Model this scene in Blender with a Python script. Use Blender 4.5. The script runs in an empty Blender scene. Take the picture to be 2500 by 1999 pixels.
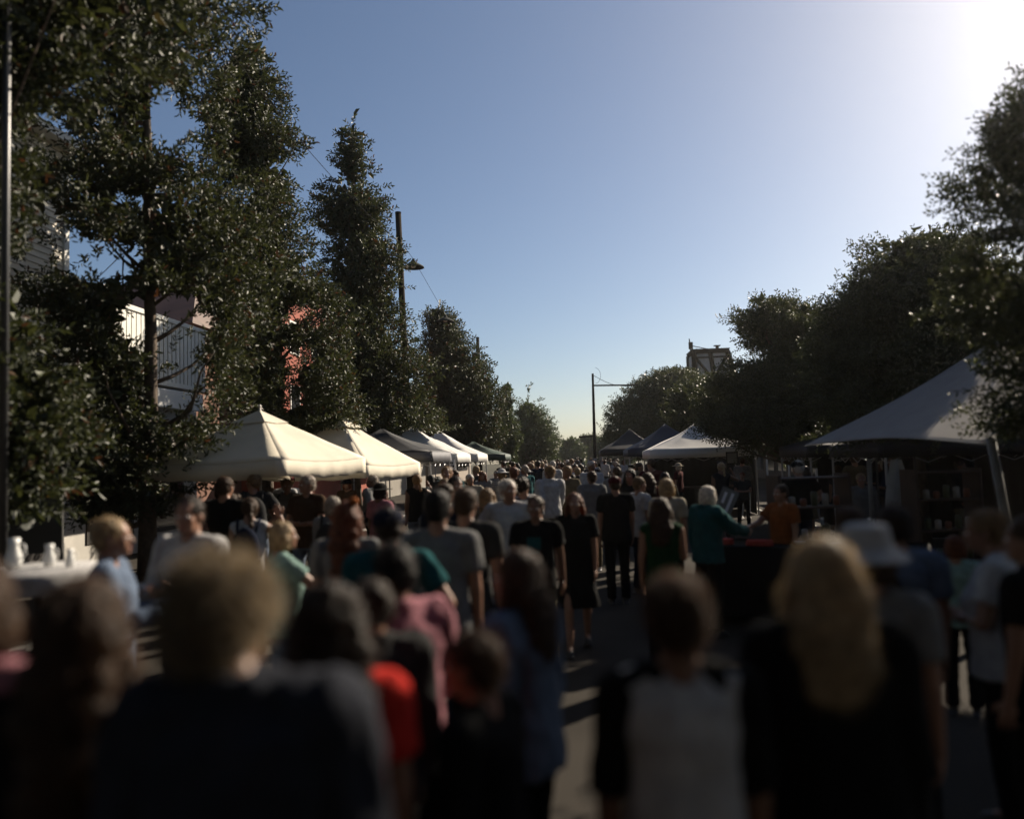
import bpy, bmesh, math, random
import numpy as np
from mathutils import Vector, Matrix, Quaternion, noise
random.seed(7); rng = np.random.default_rng(11)
R = math.radians
scene = bpy.context.scene
COL = scene.collection
# ------------------------------------------------------------------ camera
CAMZ = 1.95
F = 1963.0                       # focal length in photo pixels (2500 wide)
M = Matrix.Rotation(R(4.37), 4, 'Z') @ Matrix.Rotation(R(90+3.44), 4, 'X') @ Matrix.Rotation(R(-1.7), 4, 'Z')
M.translation = (0, 0, CAMZ)
cam = bpy.data.cameras.new('camera'); camo = bpy.data.objects.new('camera', cam)
camo.matrix_world = M; COL.objects.link(camo); scene.camera = camo
cam.sensor_width = 36; cam.lens = 36*F/2500; cam.clip_end = 2000; cam.clip_start = .05
cam.dof.use_dof = True; cam.dof.focus_distance = 27; cam.dof.aperture_fstop = cam.lens/1000/0.047
M3 = M.to_3x3()
def PT(px, py, Y):
    """world point seen at photo pixel px,py and standing at street distance Y"""
    d = M3 @ Vector(((px-1250)/F, -(py-999.5)/F, -1))
    return Vector((0, 0, CAMZ)) + d*(Y/d.y)
def XG(px, Y, z):
    x0 = 0
    for i in range(12):
        v = M3.transposed() @ (Vector((x0, Y, z))-Vector((0, 0, CAMZ)))
        x0 += (px-(1250+F*v.x/-v.z))/F*Y
    return x0
def PXof(p):
    v = M3.transposed() @ (Vector(p)-Vector((0, 0, CAMZ)))
    return 1250+F*v.x/-v.z, 999.5-F*v.y/-v.z
# ------------------------------------------------------------------ light
SUN_EL, SUN_AZ = R(29.5), R(41)          # azimuth from +Y towards +X
w = bpy.data.worlds.new('World'); scene.world = w; w.use_nodes = True
nt = w.node_tree; bg = nt.nodes['Background']
sky = nt.nodes.new('ShaderNodeTexSky'); sky.sky_type = 'NISHITA'; sky.sun_disc = False
sky.sun_elevation = SUN_EL; sky.sun_rotation = SUN_AZ; sky.altitude = 0
sky.air_density = .85; sky.dust_density = 0.9; sky.ozone_density = 2.0
nt.links.new(sky.outputs[0], bg.inputs[0]); bg.inputs[1].default_value = 0.05
sl = bpy.data.lights.new('sun', 'SUN'); sl.energy = 5.0; sl.angle = R(.5); sl.color = (1, .87, .70)
so = bpy.data.objects.new('sun', sl); COL.objects.link(so)
sd = Vector((math.sin(SUN_AZ)*math.cos(SUN_EL), math.cos(SUN_AZ)*math.cos(SUN_EL), math.sin(SUN_EL)))
so.rotation_euler = sd.to_track_quat('Z', 'Y').to_euler(); so.location = (0, 0, 40)
scene.view_settings.view_transform = 'Standard'; scene.view_settings.look = 'None'
scene.view_settings.exposure = 0.87
scene.render.engine = 'CYCLES'
# ------------------------------------------------------------------ materials
MATS = {}
def mat(name, col, rough=.7, var=.25, scale=6, bump=0, bscale=60, spec=.4, metal=0, transl=0, sheen=0, emit=None, sss=0):
    if name in MATS: return MATS[name]
    m = bpy.data.materials.new(name); m.use_nodes = True; t = m.node_tree; N = t.nodes; L = t.links
    b = N['Principled BSDF']; b.inputs['Roughness'].default_value = rough
    b.inputs['Specular IOR Level'].default_value = spec; b.inputs['Metallic'].default_value = metal
    if sheen: b.inputs['Sheen Weight'].default_value = sheen; b.inputs['Sheen Roughness'].default_value = .4
    if sss:
        b.inputs['Subsurface Weight'].default_value = sss; b.inputs['Subsurface Radius'].default_value = (.012, .005, .003)
        b.inputs['Subsurface Scale'].default_value = 1
    tc = N.new('ShaderNodeTexCoord'); n = N.new('ShaderNodeTexNoise'); n.inputs['Scale'].default_value = scale
    n.inputs['Detail'].default_value = 5; L.new(tc.outputs['Object'], n.inputs['Vector'])
    r = N.new('ShaderNodeValToRGB'); e = r.color_ramp.elements
    e[0].position = .3; e[1].position = .7
    e[0].color = (*[c*(1-var) for c in col], 1); e[1].color = (*[min(1, c*(1+var)) for c in col], 1)
    L.new(n.outputs['Fac'], r.inputs[0]); L.new(r.outputs[0], b.inputs['Base Color'])
    if bump:
        n2 = N.new('ShaderNodeTexNoise'); n2.inputs['Scale'].default_value = bscale; L.new(tc.outputs['Object'], n2.inputs['Vector'])
        bp = N.new('ShaderNodeBump'); bp.inputs['Strength'].default_value = bump; bp.inputs['Distance'].default_value = .01
        L.new(n2.outputs['Fac'], bp.inputs['Height']); L.new(bp.outputs[0], b.inputs['Normal'])
    if transl:
        tr = N.new('ShaderNodeBsdfTranslucent'); mx = N.new('ShaderNodeMixShader'); mx.inputs[0].default_value = transl
        hs = N.new('ShaderNodeHueSaturation'); hs.inputs['Value'].default_value = 1.6; L.new(r.outputs[0], hs.inputs['Color'])
        L.new(hs.outputs[0], tr.inputs[0]); L.new(b.outputs[0], mx.inputs[1]); L.new(tr.outputs[0], mx.inputs[2])
        L.new(mx.outputs[0], N['Material Output'].inputs[0])
    MATS[name] = m; return m
def leafmat(name, c0, c1, rough, transl, red=None):
    m = bpy.data.materials.new(name); m.use_nodes = True; t = m.node_tree; N = t.nodes; L = t.links
    b = N['Principled BSDF']; b.inputs['Roughness'].default_value = rough; b.inputs['Specular IOR Level'].default_value = .5
    g = N.new('ShaderNodeNewGeometry'); r = N.new('ShaderNodeValToRGB'); e = r.color_ramp.elements
    e[0].color = (*c0, 1); e[1].color = (*c1, 1); e[1].position = .8
    if red: x = e.new(.94); x.color = (*c1, 1); y = e.new(.97); y.color = (*red, 1)
    L.new(g.outputs['Random Per Island'], r.inputs[0]); L.new(r.outputs[0], b.inputs['Base Color'])
    tr = N.new('ShaderNodeBsdfTranslucent'); mx = N.new('ShaderNodeMixShader'); mx.inputs[0].default_value = transl
    hs = N.new('ShaderNodeHueSaturation'); hs.inputs['Value'].default_value = 1.8; hs.inputs['Hue'].default_value = .48
    L.new(r.outputs[0], hs.inputs['Color']); L.new(hs.outputs[0], tr.inputs[0])
    L.new(b.outputs[0], mx.inputs[1]); L.new(tr.outputs[0], mx.inputs[2]); L.new(mx.outputs[0], N['Material Output'].inputs[0])
    return m
M_LEAF_L = leafmat('glossy_dark_leaf', (.013, .019, .006), (.040, .050, .015), .55, .2, red=(.06, .03, .01))
M_LEAF_R = leafmat('fine_green_leaf', (.017, .024, .007), (.048, .060, .018), .48, .2)
M_LEAF_F = leafmat('far_leaf', (.022, .036, .012), (.05, .07, .022), .5, .2)
M_BARK = mat('bark', (.10, .075, .055), .9, .4, 9, .8, 25)
DK = .58
def stripes():
    if 'striped' in MATS: return MATS['striped']
    m = mat('cloth_striped', (.3, .3, .3), .95, .1, 14, .35, 260, .08); t = m.node_tree; N = t.nodes; L = t.links
    wv = N.new('ShaderNodeTexWave'); wv.bands_direction = 'Z'; wv.inputs['Scale'].default_value = 7; wv.inputs['Distortion'].default_value = .6; tc = N.new('ShaderNodeTexCoord'); L.new(tc.outputs['Object'], wv.inputs[0])
    r = N.new('ShaderNodeValToRGB'); r.color_ramp.interpolation = 'CONSTANT'; r.color_ramp.elements[0].color = (.02, .025, .05, 1); r.color_ramp.elements[1].position = .5; r.color_ramp.elements[1].color = (.38, .37, .35, 1)
    L.new(wv.outputs[1], r.inputs[0]); L.new(r.outputs[0], N['Principled BSDF'].inputs['Base Color']); MATS['striped'] = m; return m
def fabric(name, col): return stripes() if name == 'striped' else mat('cloth_'+name, [c*DK for c in col], .95, .18, 14, .35, 260, .08)
TOPC = dict(black=(.010, .010, .010), charcoal=(.045, .045, .045), grey=(.24, .24, .235), white=(.62, .61, .60), navy=(.012, .018, .04),
    denim=(.17, .21, .28), blue=(.07, .13, .28), teal=(.012, .10, .11), green=(.015, .06, .022), red=(.85, .05, .035), maroon=(.10, .015, .018),
    pink=(.5, .22, .26), cream=(.5, .44, .34), orange=(.36, .11, .03), brown=(.08, .045, .025), mint=(.3, .45, .4), plaid_blue=(.16, .21, .30), khaki=(.16, .13, .08), striped=(.2, .2, .2), slate=(.034, .037, .048))
HAIRC = dict(black=(.008, .006, .005), brown=(.06, .03, .013), dark_brown=(.025, .014, .008), blond=(.40, .29, .16), grey=(.36, .31, .26), white=(.62, .58, .52), red=(.16, .05, .02), sandy=(.24, .15, .07), ash=(.20, .15, .09))
def hairm(c): return mat('hair_'+c, [q*.85 for q in HAIRC[c]], .5, .45, 30, .6, 200, .3, transl=.34)
M_SKIN = mat('skin', (.24, .125, .08), .5, .1, 20, .1, 300, .4, sss=.12)
M_SKIN2 = mat('skin_tan', (.15, .075, .045), .5, .1, 20, .1, 300, .4, sss=.12)
M_EYEW = mat('eye_white', (.7, .68, .66), .2, .02); M_EYED = mat('eye_dark', (.02, .014, .01), .15, .05)
M_LIP = mat('lip', (.32, .11, .09), .45, .1); M_SHOE = mat('shoe', (.03, .028, .026), .5, .3); M_SHOEW = mat('shoe_pale', (.45, .44, .43), .6, .1)
M_ASPH = None
# ------------------------------------------------------------------ object helpers
def tag(o, label=None, cat=None, group=None, kind=None):
    if label: o['label'] = label
    if cat: o['category'] = cat
    if group: o['group'] = group
    if kind: o['kind'] = kind
    return o
def empty(name, loc=(0, 0, 0), rz=0, label=None, cat=None, group=None):
    o = bpy.data.objects.new(name, None); o.location = loc; o.rotation_euler = (0, 0, rz); o.empty_display_size = .2
    COL.objects.link(o); return tag(o, label, cat, group)
def mkmesh(name, V, Fc, smooth=True, mi=None):
    me = bpy.data.meshes.new(name)
    V = np.asarray(V, dtype=np.float32)
    if isinstance(Fc, np.ndarray):
        nf, k = Fc.shape
        me.vertices.add(len(V)); me.vertices.foreach_set('co', V.ravel())
        me.loops.add(nf*k); me.loops.foreach_set('vertex_index', Fc.astype(np.int32).ravel())
        me.polygons.add(nf); me.polygons.foreach_set('loop_start', np.arange(0, nf*k, k, dtype=np.int32))
        me.update(calc_edges=True)
    else:
        me.from_pydata([tuple(v) for v in V], [], [tuple(f) for f in Fc]); me.update()
    me.polygons.foreach_set('use_smooth', [smooth]*len(me.polygons))
    if mi is not None: me.polygons.foreach_set('material_index', mi)
    return me
def link(name, me, m, parent=None, loc=None):
    o = bpy.data.objects.new(name, me); COL.objects.link(o)
    for x in (m if isinstance(m, (list, tuple)) else [m]):
        me.materials.append(x)
    if parent: o.parent = parent
    if loc: o.location = loc
    return o
class G:
    def __init__(s): s.V = []; s.F = []
    def add(s, vs, fs):
        b = len(s.V); s.V += [Vector(v) for v in vs]; s.F += [tuple(b+i for i in f) for f in fs]; return s
    def box(s, c, h, rot=None):
        c = Vector(c); vs = []
        for z in (-1, 1):
            for y in (-1, 1):
                for x in (-1, 1):
                    v = Vector((x*h[0], y*h[1], z*h[2])); v = rot @ v if rot is not None else v; vs.append(c+v)
        return s.add(vs, [(0, 2, 3, 1), (4, 5, 7, 6), (0, 1, 5, 4), (2, 6, 7, 3), (0, 4, 6, 2), (1, 3, 7, 5)])
    def span(s, a, b): return s.box([(a[i]+b[i])/2 for i in range(3)], [abs(b[i]-a[i])/2 for i in range(3)])
    def ell(s, c, r, rot=None, nu=14, nv=9):
        c = Vector(c); vs = [Vector((0, 0, 1))]
        for j in range(1, nv):
            a = math.pi*j/nv
            for i in range(nu):
                b = 2*math.pi*i/nu; vs.append(Vector((math.sin(a)*math.cos(b), math.sin(a)*math.sin(b), math.cos(a))))
        vs.append(Vector((0, 0, -1))); o = []
        for v in vs:
            v = Vector((v.x*r[0], v.y*r[1], v.z*r[2])); o.append(c+(rot @ v if rot is not None else v))
        fs = [(0, 1+i, 1+(i+1) % nu) for i in range(nu)]
        for j in range(nv-2):
            for i in range(nu):
                a = 1+j*nu+i; b = 1+j*nu+(i+1) % nu; fs.append((a, a+nu, b+nu, b))
        e = len(vs)-1; k = 1+(nv-2)*nu
        fs += [(k+(i+1) % nu, k+i, e) for i in range(nu)]
        return s.add(o, fs)
    def tube(s, pts, rad, n=8, cap=True, flat=None):
        pts = [Vector(p) for p in pts]; rad = rad if isinstance(rad, (list, tuple)) else [rad]*len(pts)
        vs = []; fs = []; up = None
        for i, p in enumerate(pts):
            d = (pts[min(i+1, len(pts)-1)]-pts[max(i-1, 0)]).normalized()
            if up is None: up = Vector((1, 0, 0)) if abs(d.x) < .9 else Vector((0, 1, 0))
            u = (up-d*up.dot(d)).normalized(); v = d.cross(u); up = u
            for k in range(n):
                a = 2*math.pi*k/n; vs.append(p+(u*math.cos(a)+v*math.sin(a))*rad[i])
        for i in range(len(pts)-1):
            for k in range(n):
                a = i*n+k; b = i*n+(k+1) % n; fs.append((a, b, b+n, a+n))
        if cap: fs += [tuple(range(n))[::-1], tuple(range((len(pts)-1)*n, len(pts)*n))]
        return s.add(vs, fs)
    def cap(s, a, ra, b, rb):
        s.tube([a, b], [ra, rb], 12); s.ell(a, (ra,)*3, nu=12, nv=8); s.ell(b, (rb,)*3, nu=12, nv=8); return s
    def loft(s, secs, n=20):
        """secs: (cx,cy,z,rx,ry) stacked, flat ends"""
        vs = []; fs = []
        for (cx, cy, z, rx, ry) in secs:
            for k in range(n):
                a = 2*math.pi*k/n; ca, sa = math.cos(a), math.sin(a)
                q = lambda t: math.copysign(abs(t)**.85, t)
                vs.append((cx+rx*q(ca), cy+ry*q(sa), z))
        for i in range(len(secs)-1):
            for k in range(n):
                a = i*n+k; b = i*n+(k+1) % n; fs.append((a, b, b+n, a+n))
        fs += [tuple(range(n))[::-1], tuple(range((len(secs)-1)*n, len(secs)*n))]
        return s.add(vs, fs)
    def obj(s, name, m, parent=None, smooth=False, bevel=0, solid=0):
        me = mkmesh(name, s.V, s.F, smooth); o = link(name, me, m, parent)
        if bevel: b = o.modifiers.new('bevel', 'BEVEL'); b.width = bevel; b.segments = 2
        if solid: b = o.modifiers.new('solidify', 'SOLIDIFY'); b.thickness = solid
        return o
def remesh(g, vox, it=3):
    me = mkmesh('tmp', g.V, g.F); o = bpy.data.objects.new('tmp', me); COL.objects.link(o)
    m = o.modifiers.new('r', 'REMESH'); m.mode = 'VOXEL'; m.voxel_size = vox
    if it: k = o.modifiers.new('s', 'SMOOTH'); k.factor = .5; k.iterations = it
    dg = bpy.context.evaluated_depsgraph_get(); ev = o.evaluated_get(dg); e = ev.to_mesh()
    n = len(e.vertices); V = np.empty(n*3, np.float32); e.vertices.foreach_get('co', V); V = V.reshape(-1, 3)
    Nn = np.empty(n*3, np.float32); e.vertices.foreach_get('normal', Nn); Nn = Nn.reshape(-1, 3)
    Fc = [tuple(p.vertices) for p in e.polygons]
    ev.to_mesh_clear(); bpy.data.objects.remove(o); bpy.data.meshes.remove(me)
    return V.astype(float), Nn.astype(float), Fc
def wrinkle(V, Nn, amp, sc, seed=0, stretch=(1, 1, .5)):
    o = Vector((seed*3.1, seed*1.7, 0))
    for i in range(len(V)):
        p = Vector((V[i][0]*sc*stretch[0], V[i][1]*sc*stretch[1], V[i][2]*sc*stretch[2]))+o
        a = noise.noise(p)
        V[i] += Nn[i]*amp*(1-2.4*abs(a)+.5*noise.noise(p*2.7))
    return V
# ------------------------------------------------------------------ people
def hand_geo(side):
    g = G()
    g.ell((0, 0, -.045), (.015, .042, .05)); g.cap((0, 0, .02), .024, (0, 0, -.02), .024)
    for k, (y, L) in enumerate(((.030, .070), (.010, .080), (-.010, .074), (-.029, .058))):
        b = Vector((0, y, -.085)); c = .25+.12*k; d1 = Vector((-side*math.sin(c), y*1.2, -math.cos(c))).normalized()
        d2 = Vector((-side*math.sin(c*2.4), y, -math.cos(c*2.4))).normalized()
        p1 = b+d1*L*.5; p2 = p1+d2*L*.5; g.cap(b, .0090, p1, .0082); g.cap(p1, .0082, p2, .0070)
    a = Vector((0, .030, -.025)); b = Vector((-side*.012, .062, -.055)); c = Vector((-side*.020, .070, -.085))
    g.cap(a, .0125, b, .0105); g.cap(b, .0100, c, .0080)
    V, N, Fc = remesh(g, .0042, 2); return V, Fc
HAND = {s: hand_geo(s) for s in (-1, 1)}
def build_person(spec, vox=.010, far=False):
    """returns dict part -> (V,F, material role) in local frame, facing +Y, 1.75 tall"""
    sex = spec.get('sex', 'm'); fat = spec.get('fat', 1.0); pose = spec.get('arms', 'down'); legs = spec.get('legs', 'stand')
    sw = .185 if sex == 'm' else .165
    if spec.get('child'): sw = .165
    seed = spec.get('seed', 1); rs = random.Random(seed)
    hx = spec.get('lean', 0)             # forward head lean
    # skeleton
    st = {'stand': (.02, -.02), 'walk': (.22, -.26), 'wide': (.05, -.04)}[legs]
    hip = {s: Vector((s*.092, 0, .92)) for s in (-1, 1)}
    knee, ank = {}, {}
    for s, f in ((1, st[0]), (-1, st[1])):
        kx = s*(.10 if legs != 'wide' else .13); ax = s*(.10 if legs != 'wide' else .16)
        knee[s] = Vector((kx, f*.62+.02, .49)); ank[s] = Vector((ax, f-(.03 if f > 0 else .02), .085 if f > -.1 else .12))
    sh = {s: Vector((s*sw, -.012, 1.435)) for s in (-1, 1)}
    def arm(s, kind):
        up = {'down': (.13, .02), 'walkf': (.10, .35), 'walkb': (.12, -.35), 'phone': (.12, .25), 'fold': (.18, .25), 'hip': (.55, -.15), 'reach': (.15, .85), 'head': (.9, .9), 'away': (.35, .1)}[kind]
        fo = {'down': (.02, .18), 'walkf': (.0, .75), 'walkb': (.08, -.05), 'phone': (-.35, 1.75), 'fold': (-1.15, 1.45), 'hip': (-.75, .25), 'reach': (-.1, 1.35), 'head': (-.4, 2.6), 'away': (.15, .5)}[kind]
        def dv(a, f): return Vector((s*math.sin(a), math.sin(f)*math.cos(a), -math.cos(f)*math.cos(a))).normalized()
        e = sh[s]+dv(*up)*.285; w_ = e+dv(*fo)*.25; return e, w_
    kinds = {'down': ('down', 'down'), 'walk': ('walkf', 'walkb'), 'phone': ('phone', 'phone'), 'fold': ('fold', 'fold'), 'hip': ('hip', 'down'),
             'reach': ('reach', 'down'), 'bag': ('phone', 'down'), 'head': ('head', 'down'), 'away': ('away', 'away')}[pose]
    el, wr = {}, {}
    for s, k in ((1, kinds[0]), (-1, kinds[1])): el[s], wr[s] = arm(s, k)
    hc = Vector((spec.get('hsx', 0), .01+hx, 1.635-abs(hx)*.25))
    nod = Matrix.Rotation(-hx*3.0, 3, 'X') @ Matrix.Rotation(spec.get('turn', 0), 3, 'Z')
    def H(x, y, z): return hc+nod @ Vector((x, y, z))
    fx = fat; r = {}
    bust = .018 if sex == 'f' else 0
    # body
    g = G()
    g.loft([(0, 0, .86, .12*fx, .09), (0, -.01, .93, .163*fx, .115*fx), (0, -.005, 1.0, .158*fx, .11*fx), (0, 0, 1.10, .128*fx, .095*fx), (0, .005, 1.2, .135*fx, .102*fx),
            (0, 0, 1.32, .155*fx, .112), (0, -.008, 1.40, .165, .095), (0, -.015, 1.455, .11, .065)])
    g.cap((0, -.02, 1.44), .06, hc+Vector((0, -.03, -.06)), .052)
    for s in (-1, 1):
        g.cap((s*.04, -.02, 1.485), .042, sh[s]+Vector((-s*.01, 0, .005)), .05)
        g.cap(sh[s], .056, el[s], .040); g.cap(el[s], .040, wr[s], .026)
        g.cap(hip[s], .088, knee[s], .056); g.cap(knee[s], .055, knee[s]*.45+ank[s]*.55+Vector((0, -.012, 0)), .047); g.cap(knee[s]*.45+ank[s]*.55, .045, ank[s], .034)
        g.cap(ank[s], .034, ank[s]+Vector((0, .12, -.045)), .026)
    g.ell(H(0, -.012, .022), (.075, .095, .092), nod); g.ell(H(0, .022, -.03), (.058, .068, .088), nod); g.ell(H(0, .07, -.085), (.026, .022, .022), nod)
    for s in (-1, 1):
        g.ell(H(s*.077, -.012, -.012), (.010, .020, .031), nod @ Matrix.Rotation(s*.35, 3, 'Z')); g.ell(H(s*.036, .062, -.022), (.022, .018, .020), nod)
    if not far:
        g.cap(H(0, .082, .012), .009, H(0, .103, -.028), .013); g.ell(H(0, .080, -.062), (.024, .012, .012), nod); g.ell(H(0, .072, .032), (.048, .016, .012), nod)
    V, N, Fc = remesh(g, vox, 3)
    mi = [0]*len(Fc); VV = [V]; FF = list(Fc); nb = len(V)
    if not far:
        for s in (-1, 1):
            hV, hF = HAND[s]; q = Vector((0, 0, -1)).rotation_difference((wr[s]-el[s]).normalized()).to_matrix()
            A = np.array(q); h2 = hV @ A.T + np.array(wr[s]); VV.append(h2); FF += [tuple(i+nb for i in f) for f in hF]; nb += len(hV); mi += [0]*len(hF)
        e = G()
        for s in (-1, 1): e.ell(H(s*.031, .0795, -.002), (.0125, .0095, .0085), nod, 10, 6)
        n1 = len(e.F)
        for s in (-1, 1): e.ell(H(s*.031, .0865, -.002), (.0055, .004, .0055), nod, 8, 5)
        n2 = len(e.F); e.ell(H(0, .0885, -.062), (.021, .006, .0055), nod, 10, 6); n3 = len(e.F)
        VV.append(np.array([tuple(v) for v in e.V])); FF += [tuple(i+nb for i in f) for f in e.F]; nb += len(e.V)
        mi += [1]*n1+[2]*(n2-n1)+[3]*(n3-n2)
    else:
        e = G()
        for s in (-1, 1): e.cap(wr[s], .024, wr[s]+(wr[s]-el[s]).normalized()*.1, .022)
        VV.append(np.array([tuple(v) for v in e.V])); FF += [tuple(i+nb for i in f) for f in e.F]; nb += len(e.V); mi += [0]*len(e.F)
    r['body'] = (np.vstack(VV), FF, mi)
    # top garment
    top = spec.get('top', 'tee'); inf = {'tee': .014, 'jacket': .028, 'long': .018, 'dress': .016, 'tank': .010}[top]
    g = G(); hem = spec.get('hem', .86); k = inf
    S = [(0, -.005, hem, .168*fx+k+.006, .122*fx+k), (0, -.01, .95, .166*fx+k, .118*fx+k), (0, 0, 1.10, .140*fx+k+.008, .105*fx+k+.006), (0, .005+bust, 1.25, .148*fx+k, .110*fx+k+bust),
         (0, 0, 1.34, .160*fx+k, .114+k), (0, -.008, 1.415, .163+k, .092+k), (0, -.018, 1.47, .085+k*.4, .062+k*.4)]
    if top == 'dress': S = [(0, 0, .50, .25, .20)]+[(0, 0, .72, .21, .165)]+S[1:]
    g.loft(S)
    for s in (-1, 1):
        g.cap((s*.055, -.018, 1.472), .044+k*.5, sh[s]+Vector((-s*.01, 0, .004)), .052+k)
        if top == 'tee' or top == 'dress':
            g.tube([sh[s]+Vector((0, 0, .0)), sh[s].lerp(el[s], .62)], [.060+k, .056+k*1.3], 14); g.ell(sh[s], (.058+k,)*3)
        elif top != 'tank':
            g.cap(sh[s], .060+k, el[s], .048+k); g.tube([el[s], el[s].lerp(wr[s], .96)], [.047+k, .033+k], 14)
    if top == 'jacket': g.loft([(0, -.02, 1.46, .075, .066), (0, -.02, 1.53, .070, .070)])
    V, N, Fc = remesh(g, vox*1.15, 3); V = wrinkle(V, N, .006 if top != 'jacket' else .009, 13, seed)
    r['shirt'] = (V, Fc, None)
    # bottoms
    bot = spec.get('bottom', 'trousers')
    if top != 'dress':
        g = G(); g.loft([(0, -.005, .83, .155*fx, .115*fx), (0, -.008, .93, .172*fx, .126*fx), (0, -.002, 1.03, .158*fx, .116*fx)])
        for s in (-1, 1):
            e_ = .55 if bot == 'shorts' else 1
            if bot == 'shorts': g.cap(hip[s], .094, hip[s].lerp(knee[s], .5), .084); g.tube([hip[s].lerp(knee[s], .5), hip[s].lerp(knee[s], .9)], [.085, .086], 14)
            else:
                g.cap(hip[s], .096, knee[s], .068); g.tube([knee[s], ank[s]+Vector((0, 0, -.01))], [.068, .060], 14)
        V, N, Fc = remesh(g, vox*1.2, 3); V = wrinkle(V, N, .006, 11, seed+5, (1, 1, 1.3)); r['trousers'] = (V, Fc, None)
    # shoes
    for nm, s in (('shoe', 1), ('shoe ', -1)):
        g = G(); a = ank[s]; g.cap(a+Vector((0, -.01, -.03)), .042, a+Vector((0, .13, -.05)), .034); g.box(a+Vector((0, .05, -.075)), (.042, .125, .012))
        V, N, Fc = remesh(g, .012, 2); r[nm] = (V, Fc, None)
    # hair
    hs = spec.get('hair', 'short')
    if hs != 'bald':
        g = G(); vol = spec.get('vol', 0)
        g.ell(H(0, -.024, .036), (.082+vol, .094+vol, .082+vol), nod); g.ell(H(0, -.055, -.005), (.072+vol, .060+vol, .075+vol), nod)
        if hs in ('long', 'bob', 'tied', 'pony'):
            g.ell(H(0, -.03, .01), (.092+vol, .085, .09), nod)
        if hs == 'long':
            zb = spec.get('hlen', 1.28); top_ = H(0, -.05, -.01)
            n_ = 6; 
            for i in range(n_):
                t = i/(n_-1); z = top_.z*(1-t)+zb*t
                g.ell((0+.012*math.sin(i*2+seed), top_.y-.03-.035*math.sin(t*2), z), (.088+.018*math.sin(t*3)+vol, .045+.01*t, .07))
            for s in (-1, 1):
                for i in range(5):
                    t = i/4; z = (hc.z-.02)*(1-t)+(zb+.05)*t; g.ell((s*(.078+.022*math.sin(t*3)), hc.y-.02+.015*t, z), (.022, .034, .07))
        if hs == 'bob':
            for s in (-1, 1): g.ell(H(s*.072, -.01, -.045), (.026, .05, .065), nod)
            g.ell(H(0, -.07, -.05), (.078, .04, .06), nod)
        if hs == 'tied': g.ell(H(0, -.115, .06), (.04, .04, .042), nod)
        if hs == 'pony':
            for i in range(5): g.ell(H(0, -.12-.012*i, .03-.05*i), (.03-.002*i, .03, .04))
        V, N, Fc = remesh(g, .010 if not far else .016, 2); V = wrinkle(V, N, .006+.5*vol, 34, seed, (1, 1, .8))
        V = wrinkle(V, N, .0035, 90, seed+2, (1, 1, .6))
        if not far and spec.get('strands', 0):
            n_ = spec['strands']; idx = rng.integers(0, len(V), n_); P = V[idx]; Nn = N[idx]
            L = rng.uniform(.02, .055, (n_, 1))*(.75+3*vol)
            d = Nn*.6+rng.normal(0, .35, (n_, 3))+np.array([0, -.15, -.75 if hs in ('long', 'bob') else -.25]); d /= np.linalg.norm(d, axis=1)[:, None]
            sd_ = np.cross(d, rng.normal(0, 1, (n_, 3))); sd_ /= np.linalg.norm(sd_, axis=1)[:, None]; sd_ *= .0011
            mid = P+d*L*.5; end = P+d*L+np.array([0, 0, -1])*L*.25
            T = np.stack([P-sd_, P+sd_, mid+sd_*.8, mid-sd_*.8, end], 1).reshape(-1, 3); b = len(V)
            V = np.vstack([V, T])
            for i in range(n_): o = b+i*5; Fc.append((o, o+1, o+2, o+3)); Fc.append((o+3, o+2, o+4))
        r['hair'] = (V, Fc, None)
    ht = spec.get('hat')
    if ht:
        g = G()
        if ht == 'cap':
            g.ell(H(0, -.015, .045), (.094, .108, .075), nod, 20, 12); g.ell(H(0, .11, .038), (.07, .075, .010), nod, 18, 8)
        elif ht == 'bucket':
            g.loft([(hc.x, hc.y-.02, hc.z+.125, .070, .080), (hc.x, hc.y-.02, hc.z+.11, .085, .095), (hc.x, hc.y-.02, hc.z+.04, .098, .108), (hc.x, hc.y-.02, hc.z-.005, .160, .170), (hc.x, hc.y-.02, hc.z-.016, .160, .170), (hc.x, hc.y-.02, hc.z+.02, .095, .105)][::-1], 26)
        elif ht == 'brim':
            g.ell(H(0, -.015, .05), (.094, .108, .078), nod, 20, 12); g.ell(H(0, -.01, .03), (.19, .20, .010), nod, 28, 8)
        V, N, Fc = remesh(g, .008 if not far else .013, 2); r['hat'] = (V, Fc, None)
    r['_j'] = dict(sh=sh, el=el, wr=wr, hc=hc, H=H, nod=nod, fat=fx)
    return r
def person(px, py, Y, rot, label, spec, topc, botc='navy', hairc='brown', skin=None, hatc='white', shoe=None, z=None, group=None, vox=.010):
    p = PT(px, py, Y); h = z if z else p.z-.01
    sc = h/(1.765+spec.get('vol', 0)); x = p.x
    e = empty('person', (x, Y, 0), R(rot), label, 'person', group); e.scale = (sc, sc, sc)
    r = build_person(spec, vox)
    sk = skin or M_SKIN
    mm = {'body': [sk, M_EYEW, M_EYED, M_LIP], 'shirt': fabric(topc, TOPC[topc]), 'trousers': fabric(botc, TOPC[botc]), 'hair': hairm(hairc) , 'hat': fabric(hatc, TOPC[hatc]), 'shoe': shoe or M_SHOE, 'shoe ': shoe or M_SHOE}
    out = {}
    for k, v in r.items():
        if k == '_j': continue
        nm = k.strip(); nm = {'jacket': 'jacket'}.get(nm, nm)
        if nm == 'shirt' and spec.get('top') == 'jacket': nm = 'jacket'
        if nm == 'shirt' and spec.get('top') == 'dress': nm = 'dress'
        if nm == 'trousers' and spec.get('bottom') == 'shorts': nm = 'shorts'
        if nm == 'hat' and spec.get('hat') == 'cap': nm = 'cap'
        me = mkmesh('person_'+nm, v[0], v[1], True, v[2]); out[k.strip()] = link(nm, me, mm[k], e)
    e_j = r['_j']; return e, out, e_j
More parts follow.
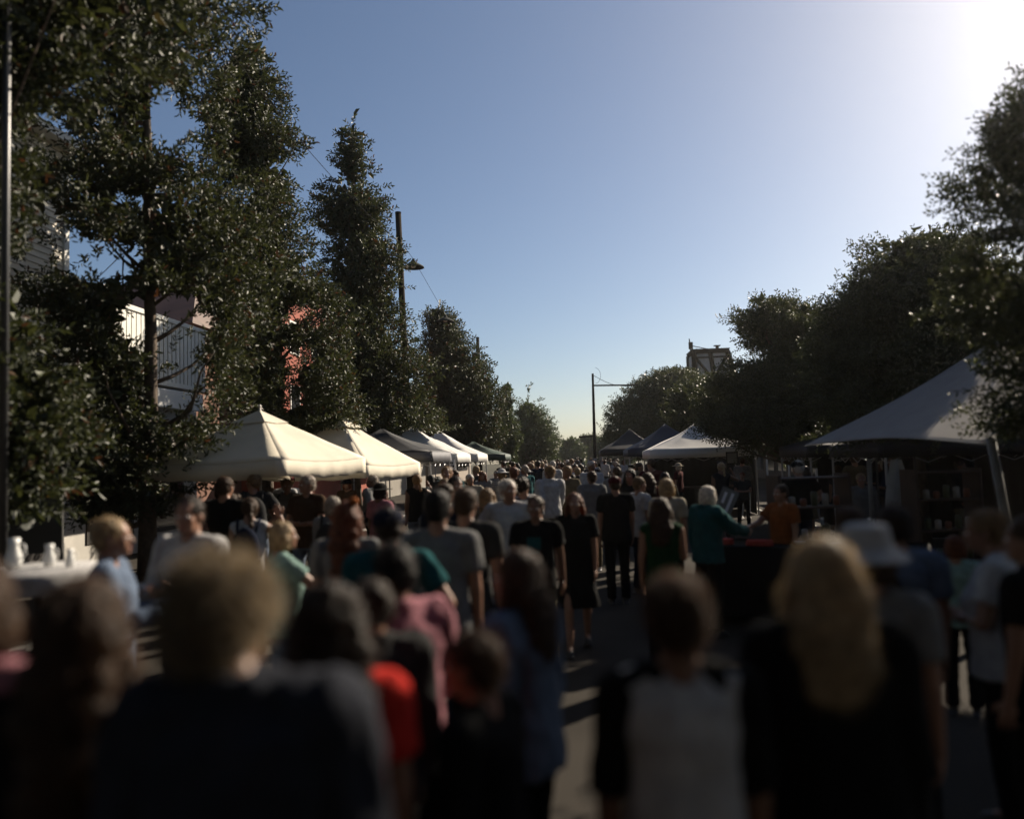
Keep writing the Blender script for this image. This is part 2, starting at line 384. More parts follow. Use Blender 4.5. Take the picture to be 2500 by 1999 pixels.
# near people -------------------------------------------------------
def near_people():
    m = 'm'; f = 'f'
    e, o, j = person(590, 1318, 1.62, 8, 'tall man from behind in dark jacket, tousled ash-brown curly hair, biggest head in the foreground',
        dict(sex=m, fat=1.12, top='jacket', hair='short', vol=.014, strands=6500, seed=3, turn=-.5, lean=.04, hsx=-.045), 'slate', 'black', 'ash')
    # leftmost
    person(-70, 1330, 1.75, 10, 'person cut off by the left edge, pale pink long sleeve catching the sun',
        dict(sex=f, top='long', hair='bob', strands=900, seed=5, arms='away'), 'pink', 'black', 'brown')
    person(205, 1385, 1.75, 14, 'woman with very long brown hair, between the pink sleeve and the curly-haired man',
        dict(sex=f, top='long', hair='long', hlen=1.22, strands=4200, seed=8, vol=.006), 'black', 'black', 'brown')
    person(272, 1252, 4.3, -70, 'fair-haired boy in pale blue shirt and jeans, in profile by the left cafe table',
        dict(sex=m, child=1, top='long', hair='short', strands=500, seed=11, arms='phone'), 'plaid_blue', 'denim', 'blond')
    person(462, 1203, 4.9, 165, 'dark-haired man in a pale blue shirt facing the camera above the curly grey head',
        dict(sex=m, top='long', hair='short', strands=400, seed=12, arms='phone', turn=.3), 'white', 'navy', 'dark_brown')
    person(690, 1265, 5.6, -60, 'blond child in a pale blue top under the first cream umbrella',
        dict(sex=f, child=1, top='tee', hair='bob', strands=300, seed=13, arms='reach'), 'mint', 'denim', 'blond')
    e, o, j = person(846, 1215, 5.2, 5, 'red-haired woman in pale grey tee with an orange hair tie on her head',
        dict(sex=f, top='tee', hair='long', hlen=1.2, strands=600, seed=14), 'grey', 'black', 'red')
    g = G(); g.ell(j['H'](.055, -.05, .115), (.035, .035, .03)); g.obj('hair_tie', fabric('orange', TOPC['orange']), e, True)
    person(946, 1228, 4.4, 20, 'person in navy cap and teal tee, hand on hip, left of the broad grey-shirted man',
        dict(sex=m, top='tee', hair='short', hat='cap', strands=300, seed=15, arms='hip'), 'teal', 'black', 'dark_brown', hatc='navy')
    person(1068, 1187, 4.95, 0, 'broad man in a plain grey tee with his back turned, middle of the crowd',
        dict(sex=m, fat=1.12, top='tee', hair='short', strands=500, seed=16, legs='walk'), 'grey', 'black', 'black')
    person(1136, 1182, 5.7, -10, 'brown-haired man in a dark tee just right of the broad grey-shirted man',
        dict(sex=m, top='tee', hair='short', strands=400, seed=17), 'charcoal', 'navy', 'brown')
    person(965, 1312, 3.05, 35, 'short-haired boy in a pink jacket turning left in front of the grey-shirted man',
        dict(sex=m, child=1, top='jacket', hair='short', strands=900, seed=18, arms='phone', lean=.02), 'pink', 'black', 'black')
    e, o, j = person(800, 1405, 2.15, 18, 'dark curly-haired woman in bright red top, right behind the big man in dark jacket',
        dict(sex=f, top='tee', hair='long', hlen=1.38, vol=.012, strands=3600, seed=19, arms='down'), 'red', 'black', 'dark_brown')
    person(905, 1395, 2.9, 25, 'girl with tied dark hair between the red-topped woman and the boy in pink',
        dict(sex=f, child=1, top='jacket', hair='tied', strands=700, seed=20), 'charcoal', 'black', 'dark_brown')
    person(1165, 1522, 2.35, 70, 'small boy in black with short brown hair, profile to the left, in the lower middle',
        dict(sex=m, child=1, top='long', hair='short', strands=1800, seed=21, lean=.02), 'black', 'black', 'brown')
    person(1262, 1328, 3.1, 62, 'girl in denim jacket with long brown hair, looking left, behind the small boy in black',
        dict(sex=f, top='jacket', hair='long', hlen=1.36, strands=1800, seed=22), 'denim', 'black', 'brown')
    e, o, j = person(1402, 1198, 8.2, 180, 'woman in knee-length black dress with auburn hair, walking towards the camera down the middle',
        dict(sex=f, top='dress', hair='long', strands=200, seed=23, legs='walk'), 'black', 'black', 'red')
    e, o, j = person(1645, 1382, 2.15, 3, 'teenager from behind in pale grey baseball tee with black raglan sleeves, short brown hair',
        dict(sex=f, top='tank', hair='short', strands=2600, seed=24, fat=1.03), 'white', 'black', 'brown', skin=M_SKIN2)
    g = G()                                            # black raglan sleeves
    for s in (-1, 1):
        g.cap((s*.07, -.018, 1.475), .051, j['sh'][s], .070); g.tube([j['sh'][s], j['sh'][s].lerp(j['el'][s], .95)], [.070, .060], 14)
    V, N, Fc = remesh(g, .011, 3); V = wrinkle(V, N, .005, 13, 4); link('sleeves', mkmesh('sleeves', V, Fc), fabric('black', TOPC['black']), e)
    person(2005, 1290, 2.35, -4, 'woman from behind in black top with long straight blond hair, large on the right',
        dict(sex=f, top='long', hair='long', hlen=1.36, strands=4200, seed=25, fat=1.14), 'black', 'black', 'blond')
    person(2112, 1268, 3.1, -28, 'person in a white bucket hat and grey-blue tee behind the blond woman',
        dict(sex=f, top='tee', hair='bob', hat='bucket', strands=500, seed=26), 'grey', 'charcoal', 'brown', hatc='white')
    e, o, j = person(2178, 1222, 4.3, -6, 'dark-haired man in a pale blue tee with a black strap across his back',
        dict(sex=m, top='tee', hair='short', strands=900, seed=27), 'plaid_blue', 'charcoal', 'dark_brown')
    g = G(); n = 16; pts = []
    for i in range(n+1):
        a = math.pi*2*i/n; t = .5-.5*math.cos(a); zz = 1.49-.50*t; xx = -.12+.29*t; yy = -.150*math.sin(a)-.01
        pts.append((xx+(-.02 if i in (0, n) else 0), yy, zz))
    vs = []; fs = []
    for p in pts: vs += [(p[0]-.012, p[1], p[2]-.014), (p[0]+.012, p[1], p[2]+.014)]
    for i in range(n): fs.append((2*i, 2*i+1, 2*i+3, 2*i+2))
    g.add(vs, fs); g.obj('shoulder_strap', fabric('black', TOPC['black']), e, True, solid=.006)
    e, o, j = person(2072, 1226, 4.9, -20, 'man with sunglasses pushed up on short brown hair, black top, behind the white bucket hat',
        dict(sex=m, top='tee', hair='short', strands=700, seed=28), 'black', 'black', 'brown')
    g = G()
    for s in (-1, 1): g.ell(j['H'](s*.032, .068, .078), (.026, .008, .018), j['nod']); g.tube([j['H'](s*.058, .06, .08), j['H'](s*.093, -.02, .03)], .003, 6)
    g.obj('sunglasses', mat('sunglass', (.01, .01, .012), .1, .05), e, True)
    person(2418, 1232, 4.3, 60, 'short-haired woman in a white tee with folded arms, looking left near the sail pole',
        dict(sex=f, fat=1.1, top='tee', hair='short', strands=1200, seed=29, arms='fold', lean=.03), 'white', 'black', 'sandy')
    person(2508, 1246, 3.8, 40, 'brown-haired person in black tee cut off by the right edge, beside the folded arms',
        dict(sex=m, top='tee', hair='short', strands=700, seed=30), 'black', 'black', 'brown')
    person(1722, 1180, 8.8, -55, 'white-haired person in a teal jacket leaning to the dark stall table',
        dict(sex=f, top='jacket', hair='bob', strands=300, seed=31, arms='reach', lean=.04), 'teal', 'black', 'white')
    person(1627, 1163, 9.8, -15, 'woman with a blond bob in a pale top, left of the white-haired one in teal',
        dict(sex=f, top='tee', hair='bob', strands=200, seed=32), 'cream', 'black', 'blond')
    person(1612, 1208, 7.2, -8, 'person in dark green vest, long brown hair, in front of the woman with blond bob',
        dict(sex=f, top='tank', hair='long', hlen=1.35, strands=300, seed=33, arms='bag'), 'green', 'black', 'brown')
    e, o, j = person(1306, 1205, 7.3, 172, 'man in a black tee with a teal chest print, coming towards the camera',
        dict(sex=m, top='tee', hair='short', strands=200, seed=34, legs='walk', arms='walk'), 'black', 'khaki', 'brown', skin=M_SKIN2)
    g = G(); g.box((0, .131, 1.30), (.07, .004, .06)); g.box((0, .133, 1.22), (.05, .004, .012)); g.obj('print', fabric('teal', TOPC['teal']), e, bevel=.003)
    person(2101, 1152, 13.5, 175, 'lone pale-haired person standing back by the thin post under the shade sail',
        dict(sex=m, top='long', hair='short', seed=35), 'grey', 'charcoal', 'blond')
    person(2330, 1300, 6.2, -30, 'person in a mint tee with auburn hair near the sail pole, behind the folded arms',
        dict(sex=f, top='tee', hair='bob', seed=36), 'mint', 'black', 'red')
    person(1905, 1178, 9.6, 120, 'stall keeper in an orange top behind the dark table',
        dict(sex=m, top='tee', hair='short', seed=37, arms='reach'), 'orange', 'black', 'dark_brown')
    person(1560, 1160, 11.5, -60, 'man in a white tee with short sandy hair, left of the blond bob',
        dict(sex=m, top='tee', hair='short', seed=38), 'white', 'navy', 'sandy')
    person(1500, 1158, 10.8, 6, 'wide-shouldered person in black with a maroon cap, right of the auburn-haired woman in the dress',
        dict(sex=m, fat=1.15, top='tee', hair='short', hat='cap', seed=39), 'black', 'black', 'brown', hatc='maroon')
# ------------------------------------------------------------------ crowd of copies
ARCH = [
    dict(sex='m', top='tee', hair='short', seed=51, legs='walk', arms='walk'), dict(sex='m', fat=1.12, top='long', hair='short', seed=52, arms='phone', turn=.4),
    dict(sex='f', top='tee', hair='long', seed=53, arms='bag', legs='walk'), dict(sex='f', top='long', hair='bob', seed=54, arms='phone'),
    dict(sex='m', top='tee', hair='short', hat='cap', seed=55, arms='hip'), dict(sex='f', top='dress', hair='long', seed=56, arms='bag', hlen=1.35, turn=-.4),
    dict(sex='f', top='tee', hair='tied', seed=57, arms='fold', turn=-.6), dict(sex='m', top='jacket', hair='short', seed=58, arms='walk', legs='walk', turn=.5),
    dict(sex='f', top='tee', hair='bob', hat='brim', seed=59, arms='bag'),
    dict(sex='m', top='tee', hair='short', seed=60, arms='hip', legs='wide', turn=.7, fat=1.06), dict(sex='f', top='jacket', hair='long', seed=61, arms='reach', legs='walk', turn=-.3, lean=.03),
    dict(sex='m', top='tee', hair='short', seed=62, arms='fold', turn=-.5, fat=1.1, legs='wide'), dict(sex='f', top='tank', hair='pony', seed=63, arms='head', turn=.3)]
HWORD = {'short': 'short', 'long': 'long', 'bob': 'bobbed', 'tied': 'tied-up', 'pony': 'ponytailed'}
TWORD = {'tee': 'tee', 'long': 'long sleeves', 'jacket': 'jacket', 'dress': 'dress', 'tank': 'vest'}
def crowd():
    rs = random.Random(21)
    midp, farp = [], []
    for a in ARCH:
        rr = build_person(dict(a, strands=500), .015, False); midp.append(rr)
        fr = build_person(a, .024, True); farp.append(fr)
    roles = ['body', 'shirt', 'trousers', 'hair', 'hat', 'shoe']
    midm, farm = [], []
    for a, rr in zip(ARCH, midp):
        d = {}
        for k, v in rr.items():
            if k == '_j': continue
            me = mkmesh('crowd_'+k.strip(), v[0], v[1], True, v[2])
            for _ in range(4 if k == 'body' else 1): me.materials.append(None)
            d[k] = me
        midm.append(d)
    for a, fr in zip(ARCH, farp):
        VV, FF, mi, nb = [], [], [], 0
        for k, v in fr.items():
            if k == '_j': continue
            ri = roles.index(k.strip()); VV.append(v[0]); FF += [tuple(i+nb for i in f) for f in v[1]]; nb += len(v[0]); mi += [ri]*len(v[1])
        me = mkmesh('crowd_person', np.vstack(VV), FF, True, mi)
        for _ in roles: me.materials.append(None)
        farm.append(me)
    spots = []
    def tryadd(x, y, dm):
        if all((x-a)**2+(y-b)**2 > dm*dm for a, b, in spots): spots.append((x, y)); return True
    n = 0
    avoid = [(o.location.x, o.location.y) for o in COL.objects if o.name.startswith('person') and o.parent is None]
    spots += avoid; base = len(avoid)
    for _ in range(4000):
        if n >= 150: break
        u = rs.random(); y = 8.2+62*u**1.35
        x = rs.uniform(-3.1, 1.5+.02*y)
        if y < 12.5 and x > -.2: continue
        if tryadd(x, y, .62 if y < 25 else .75): n += 1
    for _ in range(300):
        if n >= 164: break
        y = rs.uniform(6.8, 16); x = rs.uniform(-6.2, -2.9)
        px = PXof((x, y, 1.6))[0]
        if 480 < px and tryadd(x, y, .9): n += 1
    for _ in range(300):
        if n >= 176: break
        y = rs.uniform(11.5, 24); x = rs.uniform(1.8, 7.5)
        if tryadd(x, y, 1.0): n += 1
    spots_ = spots[base:]; spots_.sort(key=lambda s: s[1])
    tops = ['black']*5+['charcoal']*4+['grey']*3+['white']*4+['navy']*4+['denim', 'blue', 'teal', 'green', 'maroon', 'pink', 'cream', 'brown', 'khaki', 'khaki', 'striped', 'striped', 'striped']
    bots = ['black', 'navy', 'charcoal', 'denim', 'khaki', 'black']; hairs = ['brown', 'dark_brown', 'black', 'blond', 'sandy', 'grey', 'brown', 'brown', 'sandy', 'dark_brown', 'white', 'red']
    recs = []
    for i, (x, y) in enumerate(spots_):
        ai = rs.randrange(len(ARCH)); a = ARCH[ai]; tc = rs.choice(tops); bc = rs.choice(bots); hcx = rs.choice(hairs); htc = rs.choice(['white', 'navy', 'cream', 'maroon', 'black'])
        rot = rs.choice([0, 8, -12, 15, 180, 172, -170, 60, -75, 5, -5, 110]); rot += rs.uniform(-22, 22)
        h = (rs.uniform(1.66, 1.84) if a['sex'] == 'm' else rs.uniform(1.56, 1.72)); 
        if rs.random() < .10: h = rs.uniform(1.2, 1.45)
        sk = rs.choice([M_SKIN, M_SKIN, M_SKIN2]); sh = rs.choice([M_SHOE, M_SHOE, M_SHOEW])
        ms = {'body': sk, 'shirt': fabric(tc, TOPC[tc]), 'trousers': fabric(bc, TOPC[bc]), 'hair': hairm(hcx), 'hat': fabric(htc, TOPC[htc]), 'shoe': sh}
        sc = h/1.75
        if y < 14.5:
            o = empty('person', (x, y, 0), R(rot)); o.scale = (sc*rs.uniform(.94, 1.1), sc, sc)
            for k, me in midm[ai].items():
                nm = k.strip(); nm2 = {'trousers': 'trousers'}.get(nm, nm)
                if nm == 'shirt' and a['top'] in ('dress', 'jacket'): nm2 = a['top']
                c = bpy.data.objects.new(nm2, me); COL.objects.link(c); c.parent = o
                for si, sl_ in enumerate(c.material_slots):
                    sl_.link = 'OBJECT'; sl_.material = ms[nm] if si == 0 else (M_EYEW, M_EYED, M_LIP)[si-1]
        else:
            o = bpy.data.objects.new('person', farm[ai]); COL.objects.link(o); o.location = (x, y, 0); o.rotation_euler = (0, 0, R(rot)); o.scale = (sc,)*3
            for si, sl_ in enumerate(o.material_slots): sl_.link = 'OBJECT'; sl_.material = ms[roles[si]]
        if y < 14.5 and i % 3 == 0:
            g = G(); g.ell((0, -.215, 1.22), (.155, .085, .23), None, 16, 12)
            for q_ in (-1, 1): g.tube([(q_*.10, -.16, 1.40), (q_*.12, -.05, 1.52), (q_*.12, .09, 1.45), (q_*.13, .13, 1.28), (q_*.14, .02, 1.10), (q_*.11, -.17, 1.07)], .016, 6)
            bk_ = g.obj('backpack', fabric(['navy', 'maroon', 'khaki', 'charcoal'][i % 4], TOPC[['navy', 'maroon', 'khaki', 'charcoal'][i % 4]]), o, True)
        r_ = rot % 360; fc = 'facing away' if (r_ < 40 or r_ > 320) else 'facing camera' if 140 < r_ < 220 else 'turned left' if r_ < 180 else 'turned right'
        if x < -3.2: place = 'near cafe umbrellas'
        elif x > 1.9: place = 'beside right stalls'
        elif y < 13: place = 'near crowd'
        elif y < 22: place = 'near white gazebos'
        elif y < 40: place = 'deep crowd'
        else: place = 'far crowd end'
        ch = 'child' if h < 1.5 else ('man' if a['sex'] == 'm' else 'woman')
        hw = ''
        if a.get('hat'): hw = '%s %s' % (htc, {'cap': 'cap', 'brim': 'sun hat'}[a['hat']])
        else: hw = '%s %s hair' % (HWORD[a['hair']], hcx.replace('_', ' '))
        lab = '%s in %s %s, %s, %s, %s' % (ch, tc.replace('_', ' '), TWORD[a['top']], hw, fc, place)
        recs.append([o, lab, PXof((x, y, 1.6))[0]])
    from collections import defaultdict
    dd = defaultdict(list)
    for r_ in recs: dd[r_[1]].append(r_)
    words = ['one', 'two', 'three', 'four', 'five', 'six']
    for lab, L in dd.items():
        L.sort(key=lambda q: q[2])
        for k, r_ in enumerate(L):
            l2 = lab
            if len(L) > 1: l2 = lab+(', leftmost' if k == 0 else ', rightmost' if k == len(L)-1 else ', middle')
            if len(l2.split()) > 16: l2 = l2.replace(', back turned', '').replace('facing away, ', '').replace('facing camera, ', '').replace('turned left, ', '').replace('turned right, ', '')
            tag(r_[0], l2, 'person', 'people in the market crowd')
# ------------------------------------------------------------------ trees
def leaves_mesh(P, D, L, W, fold=.25, six=True):
    """P base points, D directions, L lengths, W widths -> V,F arrays (one island per leaf)"""
    n = len(P); D = D/np.linalg.norm(D, axis=1)[:, None]
    rnd = rng.normal(0, 1, (n, 3)); rnd[:, 2] += .0
    S = np.cross(D, rnd); S /= np.linalg.norm(S, axis=1)[:, None]; U = np.cross(S, D)
    L = L[:, None]; W = W[:, None]
    if six:
        pts = [P, P+D*L*.35+S*W*.5+U*W*fold, P+D*L*.72+S*W*.38+U*W*fold, P+D*L-U*L*.08, P+D*L*.72-S*W*.38+U*W*fold, P+D*L*.35-S*W*.5+U*W*fold]
        V = np.stack(pts, 1).reshape(-1, 3); b = np.arange(n)[:, None]*6
        Fc = np.vstack([b+np.array([0, 1, 2, 3]), b+np.array([0, 3, 4, 5])])
    else:
        V = np.stack([P, P+D*L*.5+S*W*.5+U*W*fold, P+D*L, P+D*L*.5-S*W*.5+U*W*fold], 1).reshape(-1, 3); b = np.arange(n)[:, None]*4
        Fc = b+np.array([0, 1, 2, 3])
    return V, Fc
def tree(name_label, Y, trunk_px, rows, ntwig, nleaf, ll, lw, mt, trunk_r=.12, gap=.0, freq=.9, twig=.32, depth=1.0, six=True, droop=.0, seed=1, group=None, nm='street_tree', base=None, shell=.5, lowz=None, bend=0, holes=(), core=.35):
    rs = random.Random(seed)
    R_ = []
    for (py, l, r) in rows:
        a = PT(l, py, Y); b = PT(r, py, Y); R_.append(((a.z+b.z)/2, a.x, b.x))
    R_.sort(); zs = np.array([q[0] for q in R_]); ls = np.array([q[1] for q in R_]); rr = np.array([q[2] for q in R_])
    tx = XG(trunk_px, Y, 2.0); e = empty(nm, (tx, Y, 0), 0, name_label, 'tree', group)
    z0, z1 = zs[0], zs[-1]
    # twig sampling
    P = []; O = []
    zz = np.linspace(z0, z1, 60); ww = (np.interp(zz, zs, rr)-np.interp(zz, zs, ls))/2; pw = ww**2+.003; pw = np.cumsum(pw/pw.sum())
    off = Vector((seed*7.3, seed*3.9, seed*1.1)); tries = 0
    while len(P) < ntwig and tries < ntwig*8:
        tries += 1
        z = np.interp(rs.random(), pw, zz)+rs.uniform(-.1, .1); l = np.interp(z, zs, ls); r = np.interp(z, zs, rr); c = (l+r)/2; wd = (r-l)/2
        a = rs.uniform(0, 2*math.pi); q = rs.random()**shell
        wd = max(.06, wd-twig*.2); wd *= 1+.28*noise.noise(Vector((math.cos(a)*1.3, math.sin(a)*1.3, z*1.1))+off)
        if rs.random() < .07: q = min(1.18, q*1.2)
        x = c+wd*q*math.cos(a); y = Y+wd*q*math.sin(a)*depth
        p = Vector((x, y, z)); nv = noise.noise(p*freq+off)+.5*noise.noise(p*freq*2.3+off)
        edge = .25*max(0, q-.6)
        if nv < gap-.2+edge: continue
        if holes:
            hx_, hy_ = PXof(p)
            if any(((hx_-a_)/c_)**2+((hy_-b_)/d_)**2 < 1 and rs.random() < pr_ for a_, b_, c_, d_, pr_ in holes): continue
        P.append(p); O.append(Vector((math.cos(a)*q+.05, math.sin(a)*q, .25+(.5 if z > z1-wd else 0)-droop)))
    # limbs: join clustered points to the trunk
    g = G(); ztop = z1-.25*(z1-z0) if z1 > 3 else z1
    tp = []; n = 9; cx_top = np.interp(z1-.3, zs, (ls+rr)/2)
    for i in range(n):
        t = i/(n-1); z = t*(z1-.8); xx = tx+(cx_top-tx)*max(0, (t-.35)/.65)**1.3+bend*math.sin(t*3)
        tp.append(Vector((xx+rs.uniform(-.04, .04), Y+rs.uniform(-.04, .04), z)))
    tr = [trunk_r*(1.25 if i == 0 else 1-.85*(i/(n-1))) for i in range(n)]
    g.tube(tp, tr, 10)
    for k in range(34 if ntwig > 1500 else 16):
        p = P[rs.randrange(len(P))]; zb = max(z0*.9, p.z-rs.uniform(.5, 1.2)*abs((Vector((p.x-tx, p.y-Y))).length)*.8-.2); zb = min(zb, z1-.6)
        t = min(1, zb/(z1-.8)); i = min(n-2, int(t*(n-1))); a = tp[i].lerp(tp[i+1], t*(n-1)-i)
        m_ = a.lerp(p, .5)+Vector((rs.uniform(-.15, .15), rs.uniform(-.15, .15), -.12)); rb = max(.012, tr[i]*.38)
        g.tube([a, a.lerp(m_, .5)+Vector((0, 0, -.03)), m_, m_.lerp(p, .6)+Vector((rs.uniform(-.1, .1), rs.uniform(-.1, .1), .06)), p], [rb, rb*.8, rb*.6, rb*.4, rb*.15], 6)
        if p.z > z0+.6:                       # side shoots
            q = P[rs.randrange(len(P))]
            if (q-m_).length < 1.6: g.tube([m_, m_.lerp(q, .5)+Vector((0, 0, .05)), q], [rb*.45, rb*.3, .004], 5)
    for v in g.V: v -= Vector((tx, Y, 0))
    g.obj('trunk', M_BARK, e, True)
    P = np.array([tuple(p) for p in P]); O = np.array([tuple(o) for o in O]); O += rng.normal(0, .45, O.shape); O /= np.linalg.norm(O, axis=1)[:, None]
    nT = len(P); t = np.tile(np.linspace(0, 1, nleaf), nT)
    PB = np.repeat(P, nleaf, 0); OB = np.repeat(O, nleaf, 0)
    base_ = PB+OB*(t[:, None]-.3)*twig
    side = np.cross(OB, np.repeat(rng.normal(0, 1, (nT, 3)), nleaf, 0)); side /= np.linalg.norm(side, axis=1)[:, None]; s2 = np.cross(OB, side)
    ang = np.tile(np.arange(nleaf)*2.4, nT)+np.repeat(rng.uniform(0, 6, nT), nleaf)
    D = OB*.75+side*np.cos(ang)[:, None]*.9+s2*np.sin(ang)[:, None]*.9+rng.normal(0, .15, base_.shape); D[:, 2] -= droop*.5
    L = rng.uniform(.7, 1.2, len(D))*ll; W = L*lw
    V, Fc = leaves_mesh(base_, D, L, W, six=six)
    if core:                                   # oversized leaves added deep inside the crown to block light
        nC = int(len(P)*core); sel = rng.integers(0, len(P), nC*5); C = np.column_stack([np.interp(P[sel][:, 2], zs, (ls+rr)/2), np.full(len(sel), Y), P[sel][:, 2]])
        Q = C+(P[sel]-C)*rng.uniform(.15, .72, (len(sel), 1))+rng.normal(0, .08, (len(sel), 3))
        if holes:
            kp = []
            for q in Q:
                hx_, hy_ = PXof(q); kp.append(not any(((hx_-a_)/c_)**2+((hy_-b_)/d_)**2 < 1.15 for a_, b_, c_, d_, pr_ in holes))
            Q = Q[np.array(kp)]
        L2 = rng.uniform(1.3, 2.0, len(Q))*ll*1.3
        V2, F2 = leaves_mesh(Q, rng.normal(0, 1, (len(Q), 3)), L2, L2*.5, six=six); F2 = F2+len(V); V = np.vstack([V, V2]); Fc = np.vstack([Fc, F2])
    V -= np.array([tx, Y, 0]); me = mkmesh('crown', V, Fc, False); link('crown', me, mt, e)
    return e
def trees():
    HOLES_L = [(a_, b_, c_*1.3, d_*1.3, e_) for a_, b_, c_, d_, e_ in [(395, 290, 40, 70, .97), (455, 330, 45, 45, .95), (250, 640, 90, 45, .95), (115, 340, 60, 60, .8), (115, 590, 55, 70, .85), (400, 790, 95, 65, .96), (430, 950, 62, 70, .95), (320, 490, 40, 25, .8), (590, 480, 30, 30, .7), (730, 870, 45, 30, .85), (750, 780, 55, 25, .7), (715, 960, 30, 45, .85)]]
    GL = 'street trees along the left side'; GR = 'street trees along the right side'
    tree('nearest left tree, cut by the left edge, its blurred dark crown over the metal pole', 7.6, -140,
        [(-420, -300, 500), (-150, -420, 560), (0, -420, 430), (150, -400, 330), (260, -380, 120), (450, -330, 60), (640, -300, 90), (800, -260, 150), (950, -230, 190), (1100, -200, 230), (1230, -150, 160)],
        3000, 13, .105, .34, M_LEAF_L, .11, gap=.05, seed=2, holes=HOLES_L, group=GL, twig=.34)
    tree('tall left tree with the bare trunk visible in front of the slatted white wall', 12.3, 365,
        [(-330, 300, 420), (-150, 120, 540), (-20, 60, 610), (60, 70, 600), (130, 110, 550), (300, 130, 550), (420, 60, 600), (560, 30, 650), (700, 20, 700), (800, 60, 690), (900, 40, 620), (1010, 80, 580), (1110, 110, 560), (1180, 140, 500), (1250, 180, 420)],
        4300, 13, .115, .32, M_LEAF_L, .135, gap=.15, seed=5, holes=HOLES_L, group=GL, twig=.38, freq=1.35, core=.22)
    tree('broad left tree behind the bare-trunked one, its rounded top against the sky', 17.2, 655,
        [(100, 590, 640), (150, 552, 663), (210, 512, 698), (300, 492, 708), (385, 492, 773), (430, 492, 743), (500, 492, 708), (570, 482, 738), (660, 492, 798), (760, 492, 828), (860, 532, 848), (960, 552, 858), (1040, 592, 868)],
        3900, 12, .12, .33, M_LEAF_L, .15, gap=-.04, seed=8, holes=HOLES_L, group=GL, twig=.4)
    tree('pointed left tree beside the wooden lamp pole, its narrow tip against the sky', 24, 870,
        [(298, 855, 872), (340, 820, 893), (390, 810, 905), (430, 806, 925), (460, 783, 935), (500, 756, 945), (530, 760, 962), (575, 800, 935), (615, 778, 985), (690, 768, 985), (725, 778, 960), (770, 758, 985), (830, 718, 1010), (900, 688, 1040), (970, 688, 1070), (1050, 748, 1080)],
        4000, 12, .14, .34, M_LEAF_L, .16, gap=-.10, seed=11, holes=HOLES_L, group=GL, twig=.40, freq=.8)
    tree('dense left tree past the wooden pole with the second pole poking out of it', 38, 1110,
        [(745, 1048, 1082), (780, 1022, 1124), (820, 1026, 1144), (865, 1010, 1191), (910, 1014, 1211), (960, 1020, 1228), (1020, 1024, 1234), (1080, 1034, 1231), (1120, 1044, 1206)],
        2900, 11, .17, .36, M_LEAF_L, .16, gap=-.08, seed=14, group=GL, twig=.5, freq=.55)
    tree('small low crown filling the gap between the two far left trees', 54, 1232, [(945, 1228, 1245), (975, 1222, 1252), (1020, 1212, 1262), (1080, 1205, 1268), (1125, 1215, 1258)],
        600, 9, .2, .42, M_LEAF_F, .13, gap=-.15, seed=15, group=GL, twig=.5, freq=.5, six=False)
    tree('far left tree nearest to the open sky at the end of the street', 72, 1300,
        [(940, 1278, 1300), (975, 1246, 1325), (1010, 1230, 1346), (1050, 1222, 1362), (1100, 1216, 1370), (1135, 1230, 1355)],
        1700, 10, .26, .42, M_LEAF_F, .2, gap=-.12, seed=17, group=GL, twig=.75, freq=.35, six=False)
    for i, (px, l, r, tp, Y, lab) in enumerate(((1392, 1355, 1430, 1078, 120, 'low distant tree left of the thin lamp post, end of the street'), (1440, 1405, 1480, 1070, 135, 'low distant tree directly behind the thin lamp post'), (1500, 1455, 1550, 1062, 110, 'low distant tree at the foot of the right row'))):
        tree(lab, Y, px, [(tp, px-15, px+15), (tp+14, l+8, r-8), (tp+32, l, r), (tp+56, l, r), (tp+70, l+10, r-10)], 700, 9, .5, .5, M_LEAF_F, .25, gap=-.1, seed=20+i, group='distant trees closing the street', twig=1.1, freq=.2, six=False)
    # right row, finer drooping foliage
    tree('far right tree with the round outline beside the thin lamp post', 54, 1615,
        [(905, 1610, 1690), (925, 1548, 1725), (950, 1520, 1745), (1000, 1492, 1755), (1040, 1474, 1765), (1080, 1482, 1770), (1110, 1500, 1740)],
        5200, 13, .19, .40, M_LEAF_R, .2, gap=-.12, core=.6, seed=31, group=GR, twig=.6, freq=.4, six=False)
    tree('right tree whose top hides the foot of the tower', 34, 1790,
        [(935, 1690, 1850), (950, 1660, 1880), (960, 1640, 1920), (1010, 1640, 1930), (1060, 1650, 1920), (1100, 1700, 1900)],
        5200, 13, .15, .40, M_LEAF_R, .17, gap=-.12, core=.6, seed=33, group=GR, twig=.5, freq=.6, six=False)
    tree('right tree with feathery twigs reaching out just right of the tower', 23, 1960,
        [(705, 1845, 1872), (730, 1815, 1905), (755, 1802, 2010), (800, 1780, 2080), (850, 1800, 2110), (900, 1760, 2130), (960, 1700, 2140), (1030, 1720, 2150), (1080, 1780, 2120), (1125, 1850, 2080)],
        7600, 14, .095, .38, M_LEAF_R, .15, gap=.03, core=.35, seed=37, group=GR, twig=.42, freq=.9, droop=.15)
    tree('large right tree directly behind the grey shade sail', 16, 2240,
        [(590, 2110, 2350), (630, 2070, 2420), (700, 2020, 2470), (780, 1990, 2520), (860, 1980, 2540), (940, 1980, 2540), (1020, 2000, 2520), (1085, 2050, 2460)],
        8200, 14, .085, .38, M_LEAF_R, .15, gap=.02, core=.4, seed=41, group=GR, twig=.36, freq=1.0, droop=.15)
